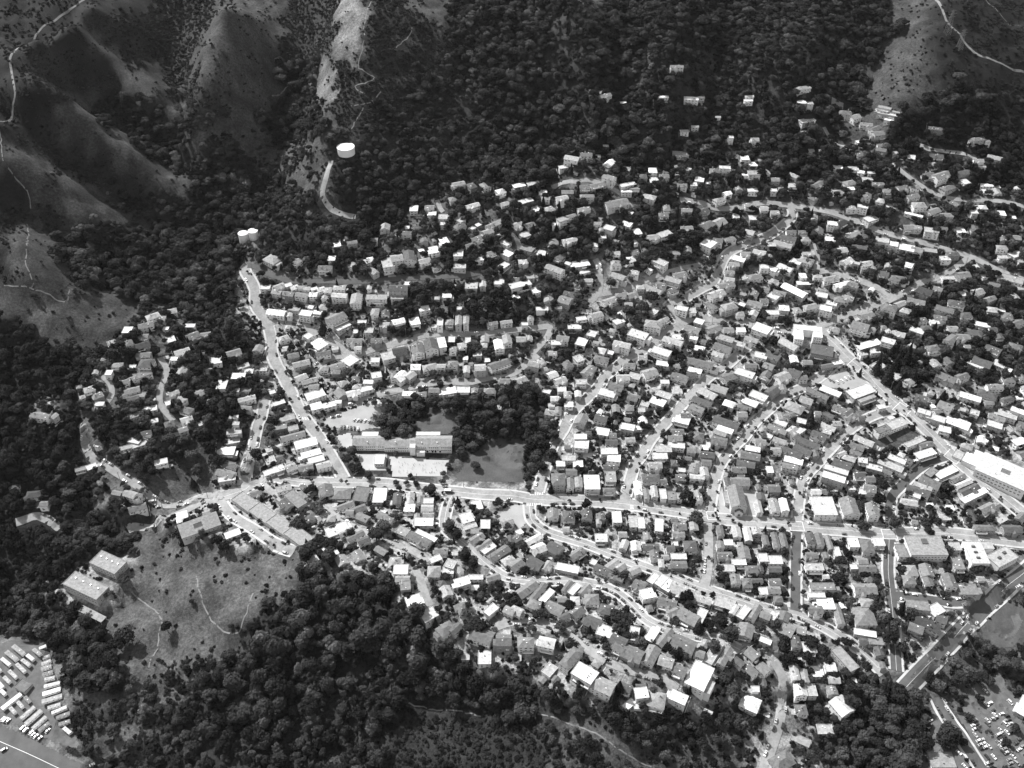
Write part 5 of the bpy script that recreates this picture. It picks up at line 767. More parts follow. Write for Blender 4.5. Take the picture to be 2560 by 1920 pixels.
b.flat(0, 0, 22, 8.5, -3, 4.8, 'wall_2', 'roof_6'); b.wins(-10, 10, -4.25, 2.6, 6)
b = Bld('apartment_building', 'large white flat roof stepped at one side on the lowest ridge lane', 'apartment building', 1749, 1688, -28, 8)
b.flat(0, 0, 15, 22, -5, 7.2, 'wall_4', 'roof_9'); b.flat(9.6, -4, 4.4, 11, -5, 5, 'wall_3', 'roof_7'); b.root.rotation_euler.z = R(-30)
for z in (2, 5): b.wins(-7, 7, -11, z, 4)
# water tanks
for lab, px, py, r, h in (('wide low white water tank on the spur above the town', 864, 367, 9.6, 4.2), ('left of the twin tall white water tanks above the canyon bend', 607, 583, 5.2, 9.5), ('right of the twin tall white water tanks above the canyon bend', 632, 577, 5.2, 9.5)):
    x, y = at(px, py, h); z = gz(x, y); root = put('water_tank', None, None, (x, y, z)); tag(root, lab, 'water tank', 'white water tanks')
    q = MB(); q.tube((0, 0, -4), (0, 0, h), r, r, 'white_paint', 40); q.obj('tank_wall', root)
    q = MB(); q.tube((0, 0, h + .002), (0, 0, h + .3), r + .15, r + .15, 'white_paint', 40); q.tube((0, 0, h + .302), (0, 0, h + .8), r, r * .08, 'roof_9', 40); q.obj('tank_roof', root)
    q = MB(); q.box(-.3, -.3, h + .81, .3, .3, h + 1.3, 'metal'); q.obj('hatch', root)
    q = MB()
    for s_ in (-.3, .3): q.box(r * .8 + s_ - .04, -r * .62 - .3, 0, r * .8 + s_ + .04, -r * .62 - .22, h, 'metal')
    q.obj('ladder', root); gx_, gy_ = rect_pts(x, y, 2 * r, 2 * r, 0, .5); mark(gx_, gy_)
# two lattice pylons on the top right spur
def pylon(px, py, h, lab):
    x, y = at(px, py); z = gz(x, y); root = put('pylon', None, None, (x, y, z), R(20)); tag(root, lab, 'pylon', 'lattice power pylons')
    q = MB(); w0, w1 = 3.2, .7
    for k in range(8):
        a0, a1 = k / 8, (k + 1) / 8; r0 = w0 + (w1 - w0) * a0; r1 = w0 + (w1 - w0) * a1; c0 = [(-r0, -r0), (r0, -r0), (r0, r0), (-r0, r0)]; c1 = [(-r1, -r1), (r1, -r1), (r1, r1), (-r1, r1)]
        for i in range(4):
            j = (i + 1) % 4; q.tube((*c0[i], h * a0), (*c1[i], h * a1), .14, .14, 'bark', 4); q.tube((*c0[i], h * a0), (*c1[j], h * a1), .08, .08, 'bark', 4); q.tube((*c0[j], h * a0), (*c1[i], h * a1), .08, .08, 'bark', 4)
    q.obj('lattice', root)
    for zz, l in ((h * .72, 5), (h * .84, 6), (h * .97, 4)): q = MB(); q.tube((-l, 0, zz), (l, 0, zz), .16, .16, 'bark', 4); q.tube((-l, 0, zz), (0, 0, zz + 1.6), .08, .08, 'bark', 4); q.tube((l, 0, zz), (0, 0, zz + 1.6), .08, .08, 'bark', 4); q.obj('crossarm', root)
pylon(2367, 86, 29, 'upper lattice pylon on the grassy spur'); pylon(2397, 124, 24, 'lower lattice pylon beside the mountain road')

# ------------------------------------------------------------------ cars
def car_mesh(ci, L=4.5, W=1.8, van=False):
    m = MB(); k = 'car_%d' % ci; h = W / 2
    prof = [(-L / 2, .35), (-L / 2, .85), (-L * .38, .98), (L * .2, .98), (L / 2 - .15, .85), (L / 2, .35)]
    V = [(x, s * h, z) for s in (-1, 1) for x, z in prof]; n_ = len(prof)
    m.add(V, [(i, i + 1, n_ + i + 1, n_ + i) for i in range(n_ - 1)] + [(n_ - 1, 0, n_, 2 * n_ - 1), tuple(range(n_ - 1, -1, -1)), tuple(range(n_, 2 * n_))], k)
    x0, x1, t0, t1, H = (-L * .46, L * .3, -L * .44, L * .18, 1.95) if van else (-L * .4, L * .22, -L * .26, L * .06, 1.45)
    a = h - .08; c = h - .26; V = [(x0, -a, .98), (x1, -a, .98), (x1, a, .98), (x0, a, .98), (t0, -c, H), (t1, -c, H), (t1, c, H), (t0, c, H)]
    m.add(V, [(0, 1, 5, 4), (1, 2, 6, 5), (2, 3, 7, 6), (3, 0, 4, 7)], 'glass'); m.add([(x, y, z + .002) for x, y, z in V[4:]] + [(x, y, z + .07) for x, y, z in V[4:]], [(0, 1, 5, 4), (1, 2, 6, 5), (2, 3, 7, 6), (3, 0, 4, 7), (4, 5, 6, 7)], k)
    for x in (-L * .31, L * .31):
        for s in (-1, 1): m.tube((x, s * (h - .2), .33), (x, s * (h + .02), .33), .33, .33, 'tyre', 10)
    return m
CARN = ['white', 'white', 'silver', 'grey', 'dark', 'black']
CARMB = {(i, v): car_mesh(i, 4.9 if v else 4.5, 1.9 if v else 1.8, v) for i in range(6) for v in (False, True)}
CARME = {k: v.mesh('car') for k, v in CARMB.items()}
CARS = []                                     # x y z heading colour van place
for ri, (L, w, desc, lmk) in enumerate(ROADW):
    if ROADS[ri][3] == 'd' or w < 6 or desc == 'the dark hillside road': continue
    seg = np.hypot(*np.diff(L, axis=0).T); acc = np.concatenate([[0], np.cumsum(seg)]); rg = random.Random(ri + 3)
    for sgn in (-1, 1):
        s_ = rg.uniform(4, 10)
        while s_ < acc[-1] - 6:
            if rg.random() < (.14 if ri == 5 else .25 if ri in (0, 37) else .36 if w >= 7 else .22):
                x = np.interp(s_, acc, L[:, 0]); y = np.interp(s_, acc, L[:, 1]); x2 = np.interp(s_ + 1, acc, L[:, 0]); y2 = np.interp(s_ + 1, acc, L[:, 1]); d = np.array([x2 - x, y2 - y]); d /= np.hypot(*d)
                X, Y = x - d[1] * sgn * (w / 2 - 1.0), y + d[0] * sgn * (w / 2 - 1.0)
                if all(np.min(np.hypot(Q[:, 0] - X, Q[:, 1] - Y)) > w2 / 2 + 3 for Q, w2, d2, _ in ROADW if d2 != desc):
                    CARS.append((X, Y, math.atan2(d[1], d[0]) + (math.pi if sgn > 0 else 0), rg.choice([0, 2, 3, 3, 4, 4, 5, 5, 5, 5]), rg.random() < .2, ri, s_))
            s_ += rg.uniform(5.6, 7.5)
def tile_cars(ox, oy, txt, ang, place):
    for e in txt.split(';'):
        a, c = e.split(); px, py = ox + float(a) / 3.456, oy + float(c) / 3.456; x, y = at(px, py, .8); rg = random.Random(int(px * 7 + py)); CARS.append((x, y, R(ang + rg.uniform(-4, 4)), rg.choice([0, 1, 2, 2, 3, 4, 5]), rg.random() < .25, place, px))
tile_cars(640, 960, '850 308;878 312;906 315;940 317;975 319;1012 322;1047 324', 62, 'in the upper row of the school car park')
tile_cars(640, 960, '735 366;763 370;790 373;820 377;850 381;880 385', 100, 'in the lower row of the school car park')
tile_cars(640, 960, '1020 262;1062 275;665 285;714 272;985 125;840 155;1130 70;500 215', 10, 'around the school car park drive')
tile_cars(1920, 1440, '1395 1262;1378 1295;1404 1232;1755 1262;1898 1248;1895 1278;1921 1342;1790 1372;1960 1200;1890 1112;2010 1332;2088 1508;2108 1532;2120 1560;2132 1582;1910 1472;1890 1560;1950 1562;1700 1640;1652 1525;1525 1080;1572 1102;1840 932;1880 992;2065 1350;2050 1280;1990 1440;2010 1480;2030 1520;2150 1620;2090 1090;1820 1330', -60, 'in the bottom right car park')
tile_cars(1920, 1440, '1450 622;1480 597;1550 672;1510 706;1720 355;1675 402;1612 437;1800 407;2065 107;2025 157;1995 47', 48, 'along the bottom right diagonal road by the green')
tile_cars(0, 1440, '200 1312;225 1330;270 1352;285 1372;310 1385;345 1402;25 1236;48 1244;72 1250;412 1336', 60, 'at the lower edge of the trailer park')
tile_cars(0, 1440, '38 1500;790 1628', 40, 'driving on the bottom left highway')
tile_cars(0, 960, '1225 1000;1250 985;1270 1008;1300 1010;1325 1005;1240 945;1340 1055;1370 1060', 20, 'beside the gabled house on the left hillside road')
tile_cars(1920, 960, '540 1600;1875 375;1900 480;2040 545;1600 480;1665 640;1725 440;1960 465', -30, 'around the shops by the avenue')
tile_cars(1920, 480, '500 1600;530 1615;560 1630;600 1640;640 1630;670 1610;700 1600;730 1595', 110, 'in the car park behind the shops')
rg = random.Random(77)
for (ax, ay, bx, by) in ((1735, 1190, 1905, 1650), (1765, 1180, 1935, 1640), (1890, 1110, 2110, 1650), (1920, 1100, 2140, 1640), (2020, 1190, 2205, 1560), (2050, 1175, 2230, 1540)):
    n_ = int(math.hypot(bx - ax, by - ay) / 34)
    for k in range(n_):
        if rg.random() < .62:
            px = 1920 + (ax + (bx - ax) * k / n_) / 3.456; py = 1440 + (ay + (by - ay) * k / n_) / 3.456; x, y = at(px, py, .8); CARS.append((x, y, R(25 + rg.uniform(-5, 5)), rg.choice([0, 1, 2, 2, 3, 4, 5]), rg.random() < .25, 'in the bottom right car park', px))
ok = []
for c in CARS:
    if any((c[0] - d[0]) ** 2 + (c[1] - d[1]) ** 2 < 5.3 for d in ok): continue
    ok.append(c)
CARS = sorted(ok, key=lambda c: (str(c[5]), c[6]))
pxc, pyc, zcc = project(np.array([c[0] for c in CARS]), np.array([c[1] for c in CARS]), height([c[0] for c in CARS], [c[1] for c in CARS]))
vis = (pxc > 0) & (pxc < 2560) & (pyc > 0) & (pyc < 1920); sel = set(sorted(range(len(CARS)), key=lambda i: (not vis[i], zcc[i]))[:295])
def slope_rot(x, y, h):
    e = 1.5; gx_ = (gz(x + e, y) - gz(x - e, y)) / (2 * e); gy_ = (gz(x, y + e) - gz(x, y - e)) / (2 * e)
    nrm = Vector((-gx_, -gy_, 1)).normalized(); f = Vector((math.cos(h), math.sin(h), 0)); f = (f - nrm * f.dot(nrm)).normalized(); l = nrm.cross(f)
    from mathutils import Matrix
    return Matrix((f, l, nrm)).transposed()
cnt = {}; restC = MB(); cnt_tot = {}
def ckey(i): c = CARS[i]; return (c[5], CARN[c[3]], c[4])
for i in sel: cnt_tot[ckey(i)] = cnt_tot.get(ckey(i), 0) + 1
for i, c in enumerate(CARS):
    x, y, h, ci, van, pl, _k = c; onroad = isinstance(pl, int) or 'road' in pl; z = gz(x, y) + (.29 if onroad else .2); M3 = slope_rot(x, y, h)
    if i in sel:
        o = put('parked_van' if van else 'parked_car', CARME[(ci, van)], None, (x, y, z)); o.rotation_euler = M3.to_euler(); k = ckey(i); cnt[k] = cnt.get(k, 0) + 1
        place = ('on ' + ROADW[pl][2] + (', counted from ' + ROADW[pl][3] if cnt_tot[k] > 1 else '')) if isinstance(pl, int) else pl + (', counted from the left' if cnt_tot[k] > 1 else '')
        lab = ('%s ' % ordinal(cnt[k]) if cnt_tot[k] > 1 else 'only ') + CARN[ci] + (' van ' if van else ' car ') + place
        lab = short(lab)
        tag(o, lab, 'van' if van else 'car', 'cars parked along the streets' if isinstance(pl, int) else 'cars in the car parks')
    else:
        q = MB(); q.merge(CARMB[(ci, van)]); q.v = [tuple(M3 @ Vector(p) + Vector((x, y, z))) for p in q.v]; restC.merge(q)
if restC.v: tag(restC.obj('parked_cars'), 'small parked cars farther up the streets', 'cars', kind='stuff')
print('cars', len(CARS))
# ------------------------------------------------------------------ trailers and vans in the bottom left
TRL = '160 640 150 -25;100 690 150 -25;50 742 120 -25;320 657 100 -25;262 705 90 -25;225 750 110 -25;180 795 130 -28;110 850 110 -28;60 897 90 -28;8 945 70 -30;235 1066 70 -30;175 1112 80 -30;110 1162 80 -30;370 617 60 20;400 702 60 20;400 748 80 20;400 792 90 15;412 840 90 15;430 886 90 10;450 940 140 12;446 1000 155 15;450 1062 175 15;468 1125 110 15;512 1160 130 20;545 1204 120 15;558 1268 100 15;580 1336 90 -25;290 1222 140 45;240 1182 120 45;340 1268 120 45;380 1303 90 40;100 1085 230 42;-20 800 90 -28;20 1000 90 -28'
def trailer_mb(L, W, H, tone):
    m = MB(); m.box(-L / 2, -W / 2, .55, L / 2, W / 2, H - .12, 'wall_4'); m.box(-L / 2 - .08, -W / 2 - .08, H - .118, L / 2 + .08, W / 2 + .08, H, 'roof_' + tone)
    q = MB()
    for x in (-L * .25, L * .05, L * .3): q.box(x - .5, -W / 2 - .03, 1.5, x + .5, -W / 2, 2.1, 'glass')
    w = []
    for x in (-L * .28, L * .28):
        for s in (-1, 1): t = MB(); t.tube((x, s * (W / 2 - .3), .38), (x, s * (W / 2 - .04), .38), .38, .38, 'tyre', 10); w.append(t)
    v = MB(); v.box(L * .1, -.35, H + .002, L * .1 + .8, .35, H + .28, 'trim'); v.box(-L * .3, -.2, H + .002, -L * .3 + .4, .2, H + .2, 'dark_trim')
    return m, q, w, v
ents = [[float(v) for v in e.split()] for e in TRL.split(';')]; zone = lambda e: ('right-hand curved row' if e[0] > 355 and e[2] else 'lower middle row' if e[1] > 1040 else 'upper block')
zc_cnt = {}
for e in sorted(ents, key=lambda e: e[1]):
    px, py = e[0] / 3.456, 1440 + e[1] / 3.456; x, y = at(px, py, 2.4); s_ = FPX / float(project(x, y, gz(x, y))[2]); L, th = ang_len(e[2] / 3.456, e[3], s_); L = min(max(L * .9, 5.2), 16); W = 2.6 if L < 12 else 3.3; H = 3.0
    rg = random.Random(int(e[0] + e[1])); tone = rg.choice('8797865'); root = put('trailer', None, None, (x, y, gz(x, y) + .1), th); zn = zone(e); zc_cnt[zn] = zc_cnt.get(zn, 0) + 1
    tag(root, '%s trailer from the top in the %s of the trailer park' % (ordinal(zc_cnt[zn]), zn), 'trailer', 'trailers in the trailer park'); m, q, w, v = trailer_mb(L, W, H, tone)
    m.obj('body', root); q.obj('window_band', root); v.obj('roof_vent', root)
    for t in w: t.obj('wheel', root)
b = Bld('park_office', 'low dark grey building in the middle of the trailer park', 'building', 58, 1714, 0, 3); b.flat(0, 0, 11, 8, -.5, 3, 'wall_1', 'roof_4'); b.root.rotation_euler.z = R(-28)
x, y = at(640 + 1663 / 3.456, 960 + 925 / 3.456, 2); root = put('delivery_truck', None, None, (x, y, gz(x, y) + .3), R(-2)); tag(root, 'white-topped box truck on the main street below the playing field', 'truck')
q = MB(); q.box(-3.2, -1.2, .9, 2.2, 1.2, 3.3, 'dark_trim'); q.box(-3.25, -1.25, 3.302, 2.25, 1.25, 3.4, 'white_paint'); q.obj('cargo_box', root); q = MB(); q.box(2.3, -1.1, .6, 4.1, 1.1, 2.4, 'car_4'); q.box(3.2, -1.0, 1.5, 4.12, 1.0, 2.1, 'glass'); q.obj('cab', root)
for xx in (-2.2, 3.2):
    for s in (-1, 1): t = MB(); t.tube((xx, s * .85, .45), (xx, s * 1.15, .45), .45, .45, 'tyre', 10); t.obj('wheel', root)
# ------------------------------------------------------------------ utility poles
pid = 0
for ri in (0, 3, 5, 6, 7, 8, 9, 11, 12, 13, 22, 23, 24, 25, 29, 34, 36):
    L, w, desc, lmk = ROADW[ri]; seg = np.hypot(*np.diff(L, axis=0).T); acc = np.concatenate([[0], np.cumsum(seg)]); s_ = 14; k = 0
    while s_ < acc[-1] - 5:
        x = np.interp(s_, acc, L[:, 0]); y = np.interp(s_, acc, L[:, 1]); x2 = np.interp(s_ + 1, acc, L[:, 0]); y2 = np.interp(s_ + 1, acc, L[:, 1]); d = np.array([x2 - x, y2 - y]); d /= np.hypot(*d); X, Y = x - d[1] * (w / 2 + 1.1), y + d[0] * (w / 2 + 1.1)
        px1, py1, _ = project(X, Y, gz(X, Y))
        if 0 < px1 < 2560 and 0 < py1 < 1920 and all(np.min(np.hypot(Q[:, 0] - X, Q[:, 1] - Y)) > w2 / 2 for Q, w2, d2, _ in ROADW if d2 != desc):
            k += 1; root = put('utility_pole', None, None, (X, Y, gz(X, Y)), math.atan2(d[1], d[0])); tag(root, short('wooden utility pole, %s from %s, on %s' % (ordinal(k), lmk, desc)), 'pole', 'wooden utility poles')
            q = MB(); q.tube((0, 0, -.5), (0, 0, 11.5), .2, .13, 'wood_pole', 6); q.obj('post', root)
            for zz in (10.9, 9.6): q = MB(); q.box(-.07, -1.2, zz - .08, .07, 1.2, zz + .08, 'wood_pole'); q.obj('crossarm', root)
        s_ += 42
# ------------------------------------------------------------------ children in the school yard
def person_mesh(ci, pose):
    """one continuous lathe-like body: legs, torso, arms and head as joined skinned rings"""
    m = MB(); k = 'cloth_%d' % ci; H = 1.35
    st = .12 * pose
    for s in (-1, 1):
        m.tube((s * .09, st * s, .03), (s * .08, 0, .62), .05, .085, k, 6); m.tube((s * .17, 0, 1.05), (s * (.22 + .12 * pose), .06 * s, .68), .05, .035, 'skin', 5)
    m.tube((0, 0, .58), (0, 0, 1.1), .13, .17, k, 8); m.tube((0, 0, 1.1), (0, 0, 1.17), .05, .05, 'skin', 6)
    m.tube((0, 0, 1.15), (0, 0, 1.27), .075, .1, 'skin', 8); m.tube((0, 0, 1.27), (0, 0, 1.37), .1, .05, 'dark_trim', 8); return m.mesh('person', True)
PM = [person_mesh(a, p) for a in range(3) for p in (0.0, 1.0)]; rg = random.Random(5)
kids = sorted([(rg.uniform(1230, 1620) if i % 4 else rg.uniform(1460, 1620), rg.uniform(675, 775), i) for i in range(48)]); kc = {}
for tx, ty, i in kids:
    x, y = at(640 + tx / 3.456, 960 + ty / 3.456); o = put('person', PM[i % 6], None, (x, y, gz(x, y) + .2), rg.uniform(0, 6.28)); cl = ['dark', 'grey', 'pale'][(i % 6) // 2]; kc[cl] = kc.get(cl, 0) + 1
    tag(o, '%s child from the left wearing %s clothes in the paved school yard' % (ordinal(kc[cl]), cl), 'person', 'children in the school yard')
# ------------------------------------------------------------------ driveways, patios and paths round the houses
pm = MB(); rg = random.Random(31)
def slab(x, y, w, d, th, k, up):
    nu, nv = max(1, int(w / 3)), max(1, int(d / 3)); c, s = math.cos(th), math.sin(th); V = []
    for j in range(nv + 1):
        for i in range(nu + 1): u = -w / 2 + w * i / nu; v = -d / 2 + d * j / nv; V.append((x + u * c - v * s, y + u * s + v * c))
    if any(taken(a, b_, .5, ROADOCC) for a, b_ in V[::max(1, len(V) - 1)]): return
    hz = height([a for a, _ in V], [b_ for _, b_ in V])
    if hz.max() - hz.min() > 2.2: return
    pm.add([(a, b_, float(z) + up) for (a, b_), z in zip(V, hz)], [(j * (nu + 1) + i, j * (nu + 1) + i + 1, (j + 1) * (nu + 1) + i + 1, (j + 1) * (nu + 1) + i) for j in range(nv) for i in range(nu)], k)
for h in HOUSES:
    x, y, W, D, th = h[:5]
    for q in range(rg.choice([1, 2, 2, 3])):
        a = rg.choice([0, 1, 2, 3]); w, d = (rg.uniform(2.4, 4), rg.uniform(4, 8)) if rg.random() < .5 else (rg.uniform(4, W + 2), rg.uniform(2.5, 5)); ex = (W / 2 + w / 2) * (1 if a == 0 else -1 if a == 1 else 0) + (rg.uniform(-.3, .3) * W if a > 1 else 0); ey = (D / 2 + d / 2) * (1 if a == 2 else -1 if a == 3 else 0) + (rg.uniform(-.3, .3) * D if a < 2 else 0)
        slab(x + ex * math.cos(th) - ey * math.sin(th), y + ex * math.sin(th) + ey * math.cos(th), w, d, th, rg.choice(['pavement', 'old_concrete', 'old_concrete', 'playground', 'wall_1', 'gravel', 'weeds']), .17 + .01 * q)
tag(pm.obj('garden_paving'), 'driveways, patios and paths round the houses', 'paving', kind='stuff')
# ------------------------------------------------------------------ garden fences and walls near the streets (thin, uncountable)
fm = MB(); rg = random.Random(9)
for h in HOUSES:
    if rg.random() < .55: continue
    x, y, W, D, th = h[:5]; c, s = math.cos(th), math.sin(th); z = gz(x, y); sx = rg.choice([-1, 1]); o = W / 2 + rg.uniform(1, 1.8); l0 = -D / 2 - rg.uniform(1, 4); l1 = D / 2 + rg.uniform(1, 5); N = 4; k = rg.choice(['wall_2', 'wall_1', 'wood_pole', 'wood_pole', 'trim'])
    for i in range(N):
        a0 = l0 + (l1 - l0) * i / N; a1 = l0 + (l1 - l0) * (i + 1) / N; p = [(x + c * sx * o - s * a, y + s * sx * o + c * a) for a in (a0, a1)]
        if taken(*p[0], 1, ROADOCC) or taken(*p[1], 1, ROADOCC): continue
        z0 = [gz(*q) for q in p]; t = (c * .08, s * .08); V = []
        for sgn in (-1, 1):
            for (qx_, qy_), zz in zip(p, z0): V += [(qx_ + sgn * t[0], qy_ + sgn * t[1], zz - .3), (qx_ + sgn * t[0], qy_ + sgn * t[1], zz + 1.6)]
        fm.add(V, [(0, 2, 3, 1), (4, 5, 7, 6), (1, 3, 7, 5)], k)
tag(fm.obj('garden_fences'), 'low garden fences and walls between the houses', 'fences', kind='stuff')
# ------------------------------------------------------------------ trees
def crown_mesh(kind, seed, mkey):
    rg = np.random.default_rng(seed); V = []; F = []
    nl = {'round': 9, 'tall': 11, 'cone': 1, 'bush': 5}[kind]; lobes = []
    for i in range(nl):
        a = rg.uniform(0, 6.28); e = rg.uniform(-.2, 1.0)
        if kind == 'round': rr = rg.uniform(.3, .78); c = np.array([math.cos(a) * rr, math.sin(a) * rr * .85, .02 + e * .5 * (1.1 - rr)]) if i else np.array([rg.uniform(-.15, .15), rg.uniform(-.15, .15), .32]); rad = rg.uniform(.24, .5) if i else .52
        elif kind == 'tall': rr = rg.uniform(.2, .5); c = np.array([math.cos(a) * rr, math.sin(a) * rr, -.5 + 1.9 * i / nl]); rad = rg.uniform(.32, .48)
        elif kind == 'bush': rr = rg.uniform(.3, .6); c = np.array([math.cos(a) * rr, math.sin(a) * rr, .1 + .2 * rg.random()]); rad = rg.uniform(.4, .6)
        else: c = np.zeros(3); rad = 1
        lobes.append((c, rad))
    def shell(n):
        P, Nn = [], []
        for _ in range(n):
            d = rg.normal(size=3); d /= np.linalg.norm(d)
            if kind == 'cone':
                h = rg.random() ** 1.5; a = rg.uniform(0, 6.28); rr = (1 - h) * .95 * (.75 + .35 * math.sin(h * 34) ** 2); P.append([math.cos(a) * rr, math.sin(a) * rr, h * 3.2 - .3]); Nn.append([math.cos(a) * .8, math.sin(a) * .8, .5])
            else:
                c, rad = lobes[rg.integers(nl)]
                if d[2] < -.5: d[2] *= -1
                P.append(c + d * rad * rg.uniform(.72, 1.22) * np.array([1, 1, .85])); Nn.append(d)
        return np.array(P), np.array(Nn)
    n = {'round': 640, 'tall': 640, 'cone': 520, 'bush': 160}[kind]; P_, N_ = shell(n)
    for p, nn in zip(P_, N_):
        q = nn + rg.normal(size=3) * .28; q /= np.linalg.norm(q); t = np.cross(q, [.3, .2, .9]); t /= np.linalg.norm(t) + 1e-6; b_ = np.cross(q, t); s = rg.uniform(.06, .13) * (1.5 if kind == 'bush' else 1)
        i0 = len(V); V += [(p - t * s - b_ * s * .7).tolist(), (p + t * s - b_ * s * .7 + q * s * .4).tolist(), (p + t * s * .8 + b_ * s).tolist(), (p - t * s * .9 + b_ * s * .8 + q * s * .3).tolist()]; F.append((i0, i0 + 1, i0 + 2, i0 + 3))
    # inner mass so that little light passes
    import bmesh
    for c, rad in (lobes if kind != 'cone' else []):
        bm = bmesh.new(); bmesh.ops.create_icosphere(bm, subdivisions=1, radius=rad * .76); i0 = len(V)
        for v in bm.verts: k = 1 + rg.uniform(-.1, .1); V.append((v.co.x * k + c[0], v.co.y * k + c[1], v.co.z * k * .85 + c[2]))
        F += [tuple(i0 + v.index for v in f.verts) for f in bm.faces]; bm.free()
    if kind == 'cone':
        i0 = len(V); K = 10
        for h in np.linspace(0, 1, 7):
            for i in range(K): a = i * 2 * math.pi / K; rr = (1 - h) * .72 * (.85 + .3 * (i % 2)); V.append((math.cos(a) * rr, math.sin(a) * rr, h * 3.1 - .3))
        for j in range(6):
            for i in range(K): F.append((i0 + j * K + i, i0 + j * K + (i + 1) % K, i0 + (j + 1) * K + (i + 1) % K, i0 + (j + 1) * K + i))
    me = bpy.data.meshes.new('crown'); me.from_pydata([tuple(map(float, v)) for v in V], [], F); me.materials.append(MATS[mkey]); me.update(); return me
KIND = {'round': [crown_mesh('round', s, 'foliage') for s in (1, 2, 3, 4, 21, 22, 23)], 'tall': [crown_mesh('tall', s, 'foliage') for s in (5, 6, 7)], 'cone': [crown_mesh('cone', s, 'foliage_dark') for s in (8, 9)], 'pale': [crown_mesh('round', s, 'foliage_pale') for s in (10, 11, 25)], 'dark': [crown_mesh('round', s, 'foliage_dark') for s in (12, 13, 24)], 'bush': [crown_mesh('bush', s, 'shrub') for s in (14, 15, 16)]}
tm = MB(); tm.tube((0, 0, -1), (.12, .05, .6), .1, .065, 'bark', 7)
for a in (0.3, 2.2, 4.4): tm.tube((.1, .04, .5), (.1 + .35 * math.cos(a), .04 + .35 * math.sin(a), .98), .05, .02, 'bark', 5)
TRUNK = tm.mesh('trunk', True)
# scatter: jittered rows over the ground, thinned by the land cover
STEP = 5.4; gx = np.arange(-760, 760, STEP); gy = np.arange(300, 1330, STEP); tx, ty = np.meshgrid(gx, gy); tx = tx.ravel() + RNG.uniform(-2.5, 2.5, tx.size); ty = ty.ravel() + RNG.uniform(-2.5, 2.5, ty.size)
cv, tpx, tpy, tzc = cover_at(tx, ty); u1 = RNG.random(tx.size); clump = vnoise(tx, ty, 28); clump2 = vnoise(tx + 300, ty, 60)
DENS = {'F': .84, 'd': .85, 'f': .38, 't': .9, 'T': .62, 's': .35, 'm': .02, 'h': .012, 'l': .25, 'g': .012, '.': .02, 'k': .15, 'p': .04}
dens = np.array([DENS[c] for c in cv]) * np.where(np.isin(cv, ['F', 'd']), .75 + .5 * clump, .35 + 1.3 * clump)
keepm = (u1 < dens) & (tpx > -170) & (tpx < 2730) & (tpy > -190) & (tpy < 2120)
TREES = []                                    # x y radius height kind variant
def grove(px, py, r, h, kind):
    x, y = at(px, py, h * .8); TREES.append((x, y, r, h, kind, int(RNG.integers(9)), 'T')); mark(*rect_pts(x, y, r, r, 0))
